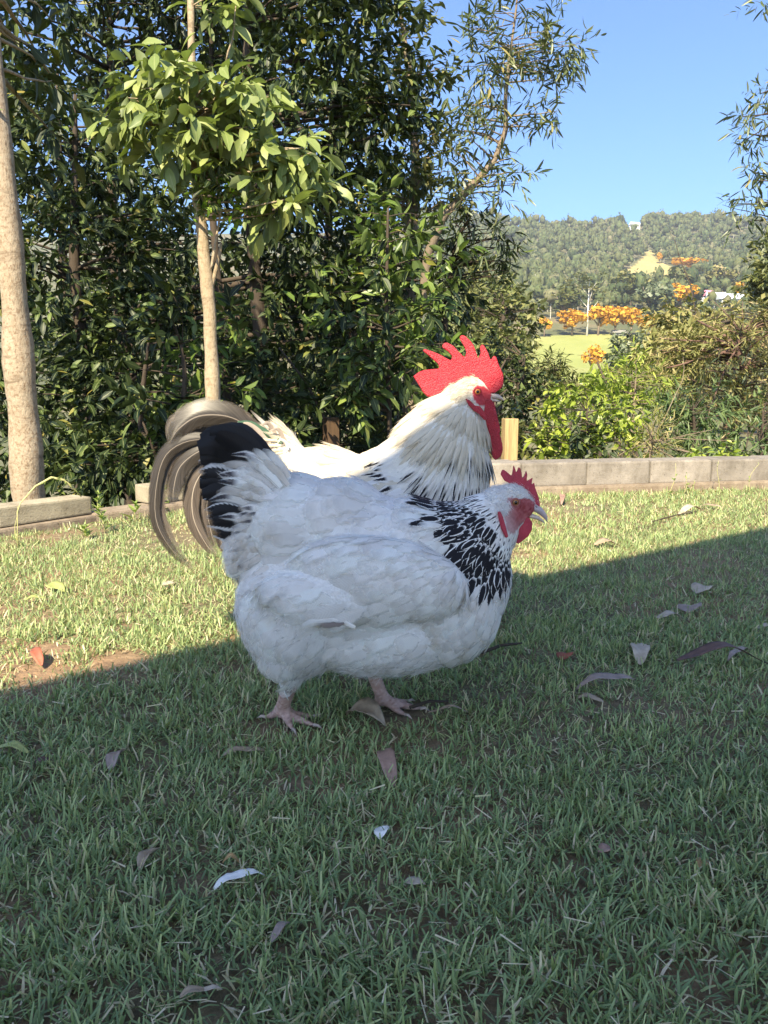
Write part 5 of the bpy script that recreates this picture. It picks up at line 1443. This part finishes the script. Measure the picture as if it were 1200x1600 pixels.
def roo_kind(px, py, r):
    n = len(px)
    k = np.where(py < 800, FIDX['creamr'], FIDX['white'])
    k[in_poly(px, py, [(600, 735), (690, 790), (770, 770), (770, 900), (560, 900), (560, 760)])] = FIDX['white']
    j = r.normal(size=n) * 6
    hack = in_poly(px, py, [(700, 600), (760, 640), (775, 770), (690, 790), (610, 735), (545, 720), (540, 680), (660, 620)])
    k[hack] = FIDX['cream']
    low = py + j > 688
    k[hack & low & (px > 600)] = FIDX['stripe']
    k[(px < 500) & (py < 800)] = FIDX['creamr']
    k[(px < 430) & (py > 690) & (r.random(n) < .4)] = FIDX['wisp']
    return k
def roo_skip(px, py, V, N):
    return in_poly(px, py, RFACE) | (V[:, 2] < .13) | ((px > 745) & (py < 632)) | ((px > 758) & (py < 648))
roo.feathers(RC, roo_kind, roo_skip, space=.22, single=300, seed=4, tilt=.035, wob=.045)
roo.fluff(RC, lambda px, py, V, N: (V[:, 2] > .12) & (py > 860), 3000, .022, .0008, M_down, 15, .2)
roo.fluff(RC, lambda px, py, V, N: (px > 700) & (py < 625) & ~in_poly(px, py, RFACE) & (px < 748), 2600, .012, .0009, FM[6], 16, .2)
roo.fluff([(430, 690, -.5, -1, 10, 5), (450, 690, .3, -1, 10, 5)], lambda px, py, V, N: (px > 405) & (px < 462) & (py < 715), 900, .020, .0007, FM[0], 17, .35)
# sickles and tail feathers
Q = roo.quill
sick = [
 ([(432, 690), (400, 668), (362, 650), (322, 650), (290, 666), (276, 690)], [5, 14, 24, 30, 24, 3], -.030, -.060, .35, 8),
 ([(425, 695), (385, 672), (345, 664), (310, 672), (288, 690)], [5, 12, 20, 22, 3], -.012, -.02, .30, 8),
 ([(415, 712), (360, 690), (312, 686), (275, 706), (257, 750), (262, 802), (282, 846), (316, 876)], [5, 9, 13, 15, 15, 13, 10, 2], -.045, -.075, .30, 8),
 ([(415, 720), (370, 700), (328, 700), (296, 722), (284, 758), (282, 782)], [5, 14, 19, 20, 14, 2], -.040, -.060, .30, 8),
 ([(415, 728), (372, 712), (334, 724), (312, 760), (312, 806), (330, 842), (348, 860)], [5, 14, 18, 20, 17, 12, 2], -.035, -.052, .30, 12),
 ([(415, 736), (380, 726), (350, 744), (333, 784), (334, 822), (350, 852)], [5, 13, 16, 17, 13, 2], -.030, -.044, .28, 12),
 ([(415, 745), (390, 742), (366, 766), (352, 806), (352, 840), (362, 866)], [5, 12, 15, 15, 11, 2], -.025, -.036, .25, 12),
 ([(415, 755), (395, 760), (376, 790), (364, 826), (364, 856), (374, 882)], [5, 11, 13, 13, 9, 2], -.020, -.030, .25, 12),
 ([(412, 705), (360, 684), (318, 690), (290, 716), (278, 752)], [5, 10, 13, 12, 2], .005, .03, .25, 8),
 ([(412, 716), (366, 702), (330, 718), (305, 762), (300, 806), (318, 846)], [5, 12, 16, 17, 12, 2], .015, .045, .25, 12),
 ([(412, 730), (372, 722), (342, 748), (322, 796), (326, 836)], [5, 12, 15, 14, 2], .02, .05, .25, 12),
 ([(412, 748), (384, 752), (360, 790), (346, 836), (352, 870)], [5, 11, 13, 12, 2], .0, .01, .25, 12)]
for i, (pts, w, d0, d1, cup, mi) in enumerate(sick):
    rq = random.Random(i)
    for rep in range(2):
        jit = [(x + rq.uniform(-5, 5) * rep * (k / len(pts)), y + rq.uniform(-7, 5) * rep * (k / len(pts))) for k, (x, y) in enumerate(pts)]
        wj = [q * (1 - .30 * rep) * rq.uniform(.9, 1.1) for q in w]
        Q('sickle_feather', jit, wj, FM[mi if rep == 0 else (12 if mi == 8 else 8)], d0 - .006 * rep * (1 if d0 < 0 else -1), d1 - .008 * rep * (1 if d1 < 0 else -1), cup, .10, 100 + i + 40 * rep, 30, 0.15 * (-1) ** (i + rep), rq.uniform(-.3, .3))
gc = [([(448, 694), (425, 680), (400, 670), (376, 668)], [3, 7, 8, 2]), ([(450, 700), (428, 688), (405, 680), (384, 682)], [3, 7, 7, 2]), ([(446, 690), (420, 674), (398, 662), (380, 658)], [3, 6, 6, 2]), ([(452, 704), (432, 698), (410, 692), (392, 694)], [3, 6, 6, 2]),
      ([(440, 700), (410, 690), (380, 690), (355, 700)], [3, 8, 8, 2])]
for i, (pts, w) in enumerate(gc):
    Q('tail_covert', pts, w, FM[9] if i % 2 == 0 else FM[11], -.048 - .002 * i, -.062, .25, .06, 140 + i, 12)
for i, (pts, w) in enumerate([([(440, 690), (424, 668), (412, 655), (398, 640)], [3, 4, 3, 1]), ([(444, 690), (432, 672), (424, 660), (416, 662)], [2, 3, 3, 1]), ([(446, 692), (440, 674), (434, 662), (425, 655)], [2, 3, 2, 1]), ([(450, 694), (446, 678), (438, 668), (428, 672)], [2, 3, 2, 1]),
                              ([(455, 700), (452, 688), (444, 684), (440, 692)], [2, 3, 2, 1]), ([(436, 700), (412, 672), (395, 660), (384, 664)], [2, 4, 3, 1])]):
    Q('curled_wisp', pts, w, FM[10] if i % 2 else FM[4], -.03 - .006 * i, -.05 - .005 * i, .2, .1, 160 + i, 12)
RCOMB = [(668, 620), (660, 612), (657, 606), (645.6, 588), (655, 581), (664, 578), (687, 576), (684, 568), (670, 556), (660.5, 548), (663, 545.4), (675, 549), (687, 554), (705, 564), (706.5, 556.7), (700, 549), (692, 544), (691, 540), (694, 536), (699, 535.5), (708, 540.5), (715, 548), (721, 554), (726, 559.6), (729, 551), (725, 541), (718.5, 530), (719, 525), (723.5, 523.5), (729, 527), (735, 532.7), (740, 540), (743, 548), (747, 562), (751, 552.5), (750, 544), (751, 540), (754, 538.5), (757, 541), (763, 552.5), (766.7, 565), (769, 559), (772, 556), (775, 558), (778.7, 569.5), (785.8, 585), (786.5, 593), (785.8, 601), (781.6, 608), (771.6, 614.8), (757.5, 613.4), (748, 604), (735, 602), (715, 606), (706, 611), (686.7, 619)]
def rtap(px, py): return np.clip(.50 + (py - 535) / 75., .5, 1.6)
roo.plate('comb', RCOMB, .0105, M_rcomb, .00135, smooth=3, taper=rtap, rough_amp=.0006)
RW = [(757, 622), (766, 624), (771, 632), (774, 645), (777.5, 660), (780, 669), (778.7, 679), (783, 692), (784, 702), (781, 712), (773, 718), (768, 714), (766, 700), (765, 688), (761.7, 673), (756, 660), (750, 650), (746, 640), (748, 630)]
roo.plate('wattle', RW, .009, M_face, .0014, dy=-.013, smooth=4, rough_amp=.0005)
roo.plate('wattle', [(x + 1.5, y - 6) for x, y in RW], .009, M_face, .0014, dy=.013, smooth=4, rough_amp=.0005)
RL = [(723.5, 622), (730, 625), (738, 633), (746, 634), (752, 642), (757, 655), (752, 655), (744, 646), (735, 640), (728, 632)]
for sg in (-1, 1): roo.plate('ear_lobe', RL, .010, M_face, .0014, dy=sg * (-roo.front(738, 636)), smooth=3)
rd = -roo.front(743.3, 612)
for sg in (-1, 1): roo.eye(743.3, 612, 5.0, sg * (rd - .0028), M_eye2, M_face)
s_ = roo.sc
V, F = tube([RS(760, 618.5), RS(770, 618.5), RS(778, 620), RS(784, 623), RS(787.5, 626.5)], [(6.5 * s_, 5 * s_), (5.5 * s_, 4.6 * s_), (4.2 * s_, 3.6 * s_), (2.4 * s_, 2.0 * s_), (.4 * s_, .4 * s_)], 12, side=(0, 1, 0))
link('upper_beak', py_mesh('upper_beak', V - roo.base, F, [M_horn]), roo.root)
V, F = tube([RS(758, 624), RS(768, 625), RS(776, 626), RS(782, 627.5)], [(5 * s_, 3 * s_), (4.2 * s_, 2.6 * s_), (2.8 * s_, 1.8 * s_), (.4 * s_, .4 * s_)], 12, side=(0, 1, 0))
link('lower_beak', py_mesh('lower_beak', V - roo.base, F, [M_horn]), roo.root)
roo.add_claws(M_claw)

# ------------------------------------------------------------------ grass
def grass_mat():
    m, nt, pr, out = new_mat('grass_blade')
    a = nt.nodes.new('ShaderNodeAttribute'); a.attribute_name = 'tint'
    c = ramp(nt, a.outputs['Fac'], [(0, (.135, .20, .085)), (.35, (.245, .325, .135)), (.62, (.365, .435, .185)), (.76, (.47, .505, .23)), (.84, (.50, .43, .24)), (1, (.66, .57, .40))])
    nt.links.new(c, pr.inputs['Base Color']); pr.inputs['Roughness'].default_value = .5; pr.inputs['Specular IOR Level'].default_value = .4
    translucent(nt, pr, out, mixc(nt, 1.0, c, (1.2, 1.25, .6), 'MULTIPLY'), .22)
    return m
M_grass = grass_mat()
BARE = [(ground(60, 1045), .17), (ground(285, 838), .30), (ground(170, 1040), .12), (ground(440, 1140), .05), (ground(625, 1122), .06), (ground(110, 835), .25), (ground(880, 790), .25), (ground(420, 820), .2), (ground(810, 865), .12)]
def make_grass():
    g = np.random.default_rng(9)
    parts = []
    # rings of density by distance from the camera's foot
    for (y0, y1, dens, L, W) in ((.45, 1.05, 62000, .023, .0026), (1.05, 1.75, 48000, .023, .0027), (1.75, 2.9, 26000, .024, .0033), (2.9, 4.6, 13000, .026, .0045)):
        x1 = y1 * .53 + .45
        n = int(dens * 2 * x1 * (y1 - y0))
        x = g.uniform(-x1, x1, n); y = g.uniform(y0, y1, n)
        P = np.stack((x, y, np.zeros(n)), 1)
        clump = vnoise(P, 17, 1) * .5 + vnoise(P, 43, 2) * .5
        keep = g.random(n) < np.clip(.72 + .55 * clump, .12, 1)
        thin = np.ones(n)
        for c, r in BARE:
            d = np.hypot((x - c[0]), (y - c[1]) * .8) / r
            thin = np.minimum(thin, np.clip(.30 + .9 * (d - .30) / .8 + .45 * vnoise(P, 23, 5), .06, 1))
        keep &= g.random(n) < thin
        keep &= (y < lawn_edge(x)) & (np.abs(x) < y * .53 + .45)
        P = P[keep]; n = len(P); cl = clump[keep]; th = thin[keep]
        l = L * g.uniform(.45, 1.25, n) * (1 + .25 * cl) * (.55 + .45 * th)
        w = W * g.uniform(.6, 1.25, n)
        az = g.random(n) * 6.283 + 1.2 * vnoise(P, 9, 7)
        tip = np.clip(g.normal(.95, .45, n), .1, 1.6)          # lean of the blade
        h = np.stack((np.cos(az), np.sin(az), np.zeros(n)), 1)
        s = np.stack((-np.sin(az), np.cos(az), np.zeros(n)), 1)
        tw = g.normal(size=n) * .6
        s = s * np.cos(tw)[:, None] + h * np.sin(tw)[:, None]
        up = np.array((0, 0, 1.0))
        base = P + up * (-.003)
        mid = base + (h * np.sin(tip * .78)[:, None] + up * np.cos(tip * .78)[:, None]) * (l * .5)[:, None]
        end = mid + (h * np.sin(tip * 1.08)[:, None] + up * np.maximum(np.cos(tip * 1.08), -.2)[:, None]) * (l * .5)[:, None]
        W2 = (w * .5)[:, None]
        V = np.stack((base - s * W2 * .8, base + s * W2 * .8, mid + s * W2, mid - s * W2, end + s * W2 * .5, end - s * W2 * .5), 1)
        t = np.clip(g.beta(1.2, 1.5, n) * .80 + .10 * cl, 0, .76)
        dead = g.random(n) < (.13 + .30 * (1 - th) + .05 * (vnoise(P, 6, 4) > .3))
        t = np.where(dead, g.uniform(.82, 1, n), t)
        flat = dead & (g.random(n) < .5)
        V[flat, 2:, 2] *= .35
        if y0 > 1.7: V = np.stack((base - s * W2, base + s * W2, end + s * W2 * .35, end - s * W2 * .35), 1)
        if y0 > 1.7: V[flat, 2:, 2] *= .4
        parts.append((V, t))
    # dry clippings lying in the turf, and small clover-like leaves in patches
    n = 2200
    y = .5 + 3.3 * g.random(n) ** 1.5; x = g.uniform(-1, 1, n) * (y * .53 + .2); ok = y < lawn_edge(x) - .05; x, y = x[ok], y[ok]; n = len(x)
    a = g.random(n) * 6.28; l = g.uniform(.008, .028, n); w = g.uniform(.0007, .0014, n) * (1 + .3 * y)
    d = np.stack((np.cos(a), np.sin(a), g.normal(size=n) * .25), 1) * (l * .5)[:, None]; sd = np.stack((-np.sin(a), np.cos(a), g.normal(size=n) * .5), 1) * (w * .5)[:, None]
    c = np.stack((x, y, g.uniform(.004, .018, n)), 1)
    parts.append((np.stack((c - d - sd, c - d + sd, c + d + sd * .6, c + d - sd * .6), 1), g.uniform(.80, 1, n)))
    Vs = []; Fs = []; T = []; nv = 0
    for V, t in parts:
        n, m = V.shape[:2]
        quad = np.array(((0, 1, 2, 3), (3, 2, 4, 5))) if m == 6 else np.array(((0, 1, 2, 3),))
        Vs.append(V.reshape(-1, 3)); Fs.append((np.arange(n)[:, None, None] * m + quad[None]).reshape(-1, 4) + nv); T.append(np.repeat(t, m)); nv += n * m
    F = np.concatenate(Fs); n = sum(len(p[0]) for p in parts)
    me = np_mesh('grass', np.concatenate(Vs), F.ravel(), np.arange(len(F)) * 4, None, [M_grass], None, None, np.concatenate(T))
    tag(link('grass', me), 'short green lawn grass with straw and thin patches', 'grass', kind='stuff')
    print('blades', n)
make_grass()

# ------------------------------------------------------------------ fallen leaves, feathers, sticks
def litter_mat(name, c, dark):
    m, nt, pr, out = new_mat(name)
    k = ramp(nt, noise(nt, 55, 5, .65, coord(nt)), [(.3, dark), (.6, c), (.8, tuple(min(1, x * 1.2) for x in c))])
    nt.links.new(k, pr.inputs['Base Color']); pr.inputs['Roughness'].default_value = .6
    bump(nt, pr, noise(nt, 120, 4, .6, coord(nt)), .3, .001)
    return m
LM = dict(lilac=litter_mat('lilac_grey_leaf', (.33, .25, .205), (.20, .15, .12)), tan=litter_mat('tan_leaf', (.36, .28, .19), (.22, .16, .10)), pink=litter_mat('pinkish_brown_leaf', (.34, .215, .16), (.22, .13, .095)),
          brown=litter_mat('dark_brown_leaf', (.13, .07, .05), (.06, .035, .03)), red=litter_mat('red_brown_leaf', (.36, .10, .05), (.20, .06, .035)), yellow=litter_mat('yellow_green_leaf', (.34, .36, .12), (.2, .24, .07)),
          pale=litter_mat('pale_bleached_leaf', (.46, .38, .29), (.31, .25, .18)), white=litter_mat('white_fallen_feather', (.82, .79, .73), (.68, .66, .61)), ochre=litter_mat('ochre_leaf', (.40, .26, .10), (.24, .14, .06)))
litter_group = 'fallen leaves on the lawn'
def litter(px, py, lpx, wr, ang, mt, label, name='fallen_leaf', cat='leaf', curl=.25, lift=.006, tilt=.12, bend=.1, fold=.25, roll=0., seed=0, group=litter_group):
    """a leaf lying on the grass; ang = direction in the picture plane, degrees anticlockwise"""
    g = ground(px, py); L = lpx * mpp(g[1], py)
    r = np.random.default_rng(seed + int(px))
    a = math.radians(ang)
    # direction on the ground: foreshortening undone
    dp = np.array(ground(px + math.cos(a) * 10, py - math.sin(a) * 10)) - g
    f = np.linalg.norm(dp) / (10 * mpp(g[1], py))
    L = L * min(f, 1.9); d = dp / np.linalg.norm(dp)
    pc = Piece(wr, prof_lance if wr < .45 else prof_leaf, 12, fold, 0, 0, .05, bend, seed=int(px), cols=5, wav=.08)
    V = pc.V.copy(); t = V[:, 1]
    V[:, 2] += -curl * (t - .5) ** 2 * 2 + .03 * np.sin(t * 9 + px)
    V[:, 1] -= .5
    M = frames(g[None], (d + np.array((0, 0, tilt * r.uniform(-.6, .6))))[None], np.array((roll * .5, -.15, 1.))[None], np.array([L]), np.array([L]))[0]
    V = V @ M[:3, :3].T
    V[:, 2] -= V[:, 2].min()
    o = link(name, np_mesh(name, V, pc.F.ravel(), np.arange(len(pc.F)) * 4, None, [LM[mt]], None, pc.uvv[pc.F.ravel()]), loc=g + np.array((0, 0, lift)))
    so = o.modifiers.new('thickness', 'SOLIDIFY'); so.thickness = .0006
    return tag(o, label, cat, group)
litter(948, 1082, 96, .19, 2, 'lilac', 'long lilac grey curved gum leaf arched on the shaded grass', bend=-.12, curl=.35, roll=-.5)
litter(922, 1099, 44, .3, -8, 'tan', 'small tan leaf lying under the long lilac gum leaf')
litter(607, 1205, 66, .22, -60, 'pink', 'pinkish brown broken leaf below the standing hen', tilt=.0, roll=-.3)
litter(383, 1184, 68, .22, 10, 'tan', 'pale tan narrow leaf beneath the near foot of the hen', roll=-.4)
litter(180, 1196, 32, .40, 60, 'lilac', 'broad lilac grey leaf tip sticking up from the grass', roll=-.5, fold=.5)
litter(68, 1196, 28, .6, 10, 'brown', 'curled dark brown leaf beside the yellow green leaf', roll=-.3)
litter(22, 1178, 54, .26, -4, 'yellow', 'flat yellow green leaf at the edge of the shade', roll=-.2)
litter(231, 1352, 40, .42, 50, 'tan', 'folded tan leaf standing in the dark grass', fold=.8, roll=-.5)
litter(362, 1357, 28, .35, 5, 'ochre', 'curled ochre leaf next to the white feather', fold=.8, curl=.8)
litter(648, 1388, 34, .5, 0, 'pale', 'small pale greyish leaf in the middle of the dark grass', roll=-.2)
litter(436, 1466, 44, .24, 58, 'lilac', 'thin mauve leaf half sunk in the grass below the white feather')
litter(1001, 1028, 46, .34, -60, 'pale', 'pale torn leaf above the long lilac gum leaf')
litter(1046, 971, 40, .3, 8, 'pale', 'pale narrow leaf beside the cut square leaf', roll=-.4)
litter(1076, 958, 22, .9, 80, 'lilac', 'pale square cut leaf piece on the shaded grass', roll=-.6)
litter(1096, 927, 22, .8, 20, 'pale', 'small round pale leaf near the shadow edge', roll=-.3)
litter(1115, 1041, 110, .13, 12, 'brown', 'long dark curved gum leaf lying on the shaded grass', bend=.3)
litter(1150, 1028, 40, .14, 40, 'lilac', 'thin grey leaf at the tip of the long dark leaf')
litter(882, 1031, 17, .8, 60, 'red', 'small red brown leaf on the grass before the breast of the hen', roll=-.5)
litter(60, 1037, 30, .28, -40, 'red', 'rusty red leaf standing on bare soil in the sunlight', roll=-.7, tilt=.9)
litter(88, 925, 34, .5, -10, 'yellow', 'broad bright green leaf lying on the sunlit grass', roll=-.2)
litter(55, 941, 34, .3, 5, 'yellow', 'narrow bright green leaf lying on the sunlit grass')
litter(946, 854, 34, .4, 5, 'tan', 'tan leaf on sunlit grass in front of the beak')
litter(1112, 795, 34, .3, -5, 'tan', 'tan leaf lying on sunlit grass below the block wall')
litter(1078, 803, 34, .25, 8, 'pale', 'bleached leaf lying on sunlit grass below the block wall')
litter(265, 918, 22, .6, 10, 'pale', 'crumpled pale leaf on the sunlit grass near the tail')
litter(572, 1131, 66, .62, -12, 'tan', 'crumpled brown leaf by the far foot of the hen', fold=.5, curl=.5)
litter(945, 1336, 22, .7, 20, 'pink', 'small brown leaf in a thin patch of dark grass')
litter(1098, 1358, 18, .7, 40, 'ochre', 'tiny ochre leaf in the dark grass')
litter(1197, 985, 26, .3, 5, 'pale', 'pale leaf at the far end of the long dark leaf')
litter(880, 786, 34, .14, -50, 'pink', 'reddish strip of bark leaning at the foot of the block wall')
litter(300, 1562, 40, .35, 20, 'tan', 'shredded straw coloured leaf low in the dark grass', fold=.7)
litter(328, 1556, 40, .2, 10, 'pale', 'straw coloured scrap beside the shredded leaf')
litter(700, 1120, 60, .1, 8, 'tan', 'thin dry stalk lying beyond the far foot of the hen')
litter(371, 1383, 78, .24, 24, 'white', 'white curved feather lying on the dark grass', 'fallen_feather', 'feather', bend=.2, curl=.3, roll=-.4, group='white feathers on the lawn')
litter(596, 1309, 20, .7, 70, 'white', 'tiny white feather tuft upright in the dark grass', 'fallen_feather', 'feather', roll=-.5, group='white feathers on the lawn')
def stick(p, q, rad, label, z=.014):
    a = ground(*p); b = ground(*q); a[2] = z; b[2] = z + .004
    m = (a + b) / 2 + np.array((0, .004, .004))
    V, F = tube([a, (a * .6 + m * .4), m, (b * .6 + m * .4), b], [rad, rad * 1.1, rad * .9, rad * .8, rad * .5], 7)
    o = link('fallen_stick', py_mesh('fallen_stick', V - a, F, [B['brown']]), loc=a); tag(o, label, 'stick', 'sticks on the lawn')
stick((752, 1030), (815, 1018), .0035, 'short dark stick on the grass under the breast of the hen')
stick((640, 1118), (700, 1112), .003, 'thin twig on the soil beside the far foot')
stick((1020, 820), (1088, 806), .003, 'thin dry twig on the sunlit lawn')

# ------------------------------------------------------------------ weeds at the walls
M_weed = leaf_mat('weed_green', [(0, (.14, .22, .04)), (1, (.28, .34, .10))], .5, .3)
M_seed = plain('seed_stalk', (.40, .38, .16), .7, 80.)
weedg = 'weeds growing at the garden wall'
def weed(px, py, hpx, label, seed, Y=None, leaves=14, lean=0., wide=.25, L=.03, stalk=.0016):
    g = ground(px, py); s = mpp(g[1], py); h = hpx * s
    r = np.random.default_rng(seed); rr = random.Random(seed)
    root = empty('weed', g); tag(root, label, 'weed', weedg)
    pts = [np.array((lean * h * t * t + .01 * math.sin(t * 5 + seed), -.01 * t, h * t)) for t in np.linspace(0, 1, 7)]
    V, F = tube(pts, [stalk * (1.2 - .7 * t) for t in np.linspace(0, 1, 7)], 5); link('stem', py_mesh('stem', V, F, [M_seed]), root)
    n = leaves
    t = np.sort(r.random(n)) ** .8
    P = np.stack([np.interp(t, np.linspace(0, 1, 7), [p[i] for p in pts]) for i in range(3)], 1)
    a = np.arange(n) * 2.4 + seed
    D = np.stack((np.cos(a), np.sin(a), .6 + .5 * t), 1)
    LL = L * r.uniform(.5, 1.2, n) * (1.25 - .7 * t)
    M = frames(P, unit(D), np.tile((0, 0, 1.), (n, 1)), LL, LL)
    for i in range(n):
        o = bpy.data.objects.new('leaf', broad[i % 4].mesh('leaf_weed', [M_weed])); col.objects.link(o); o.parent = root; o.matrix_basis = Matrix(M[i].tolist())
    return root
weed(160, 832, 62, 'bushy green weed growing past the end of the pale edging block', 1, leaves=26, L=.045)
weed(135, 842, 26, 'low leafy weed at the foot of the pale edging block', 2, leaves=16, L=.04, lean=.3)
weed(30, 852, 62, 'thin stalked weed before the pale edging block', 3, leaves=5, L=.02)
weed(212, 815, 30, 'grassy tuft on the sunken edging', 4, leaves=14, L=.05, wide=.5)
weed(255, 800, 40, 'green weed behind the longest sickle feather', 9, leaves=22, L=.05)
weed(1048, 775, 52, 'tall thin weed with pale leaves against the block wall joint', 5, leaves=9, L=.025, lean=.1)
weed(1068, 773, 34, 'short weed beside the tall thin weed at the block wall', 6, leaves=8, L=.03, lean=.15)
weed(1120, 770, 50, 'pale twisting vine stem climbing the block wall', 7, leaves=7, L=.025)
weed(1168, 772, 48, 'leaning weed with dry leaves at the block wall', 8, leaves=9, L=.025, lean=.25)
weed(1080, 772, 22, 'tiny leafy weed low on the block wall footing', 10, leaves=7, L=.03)
# arching seed stalk over the pale block
g0 = ground(28, 858); s = mpp(g0[1], 850)
pp = [(28, 858), (27, 800), (32, 786), (55, 760), (80, 746), (100, 750), (115, 763), (127, 776)]
P = [at(x, y, g0[1] + .02 * i) for i, (x, y) in enumerate(pp)]; P[0] = g0
V, F = tube([np.array(p) - g0 for p in P], [.0018, .0018, .002, .0035, .0045, .0042, .0038, .002], 6)
root = empty('seed_stalk', g0); tag(root, 'arching yellow grass seed stalk bending over the pale edging block', 'grass stalk', weedg)
link('stem', py_mesh('stem', V, F, [M_seed]), root)
for i in range(26):
    t = .45 + .5 * i / 26; k = t * 7; a = int(k); p = np.array(P[a]) * (1 - (k - a)) + np.array(P[min(7, a + 1)]) * (k - a) - g0
    o = bpy.data.objects.new('seed', lance[i % 3].mesh('leaf_seed', [M_weed])); col.objects.link(o); o.parent = root
    M = frames(p[None], unit(np.array((math.cos(i * 2.4) + .8, math.sin(i * 2.4), .4 * math.cos(i)))[None]), np.array((0, 0, 1.))[None], np.array([.016]), np.array([.03]))[0]
    o.matrix_basis = Matrix(M.tolist())
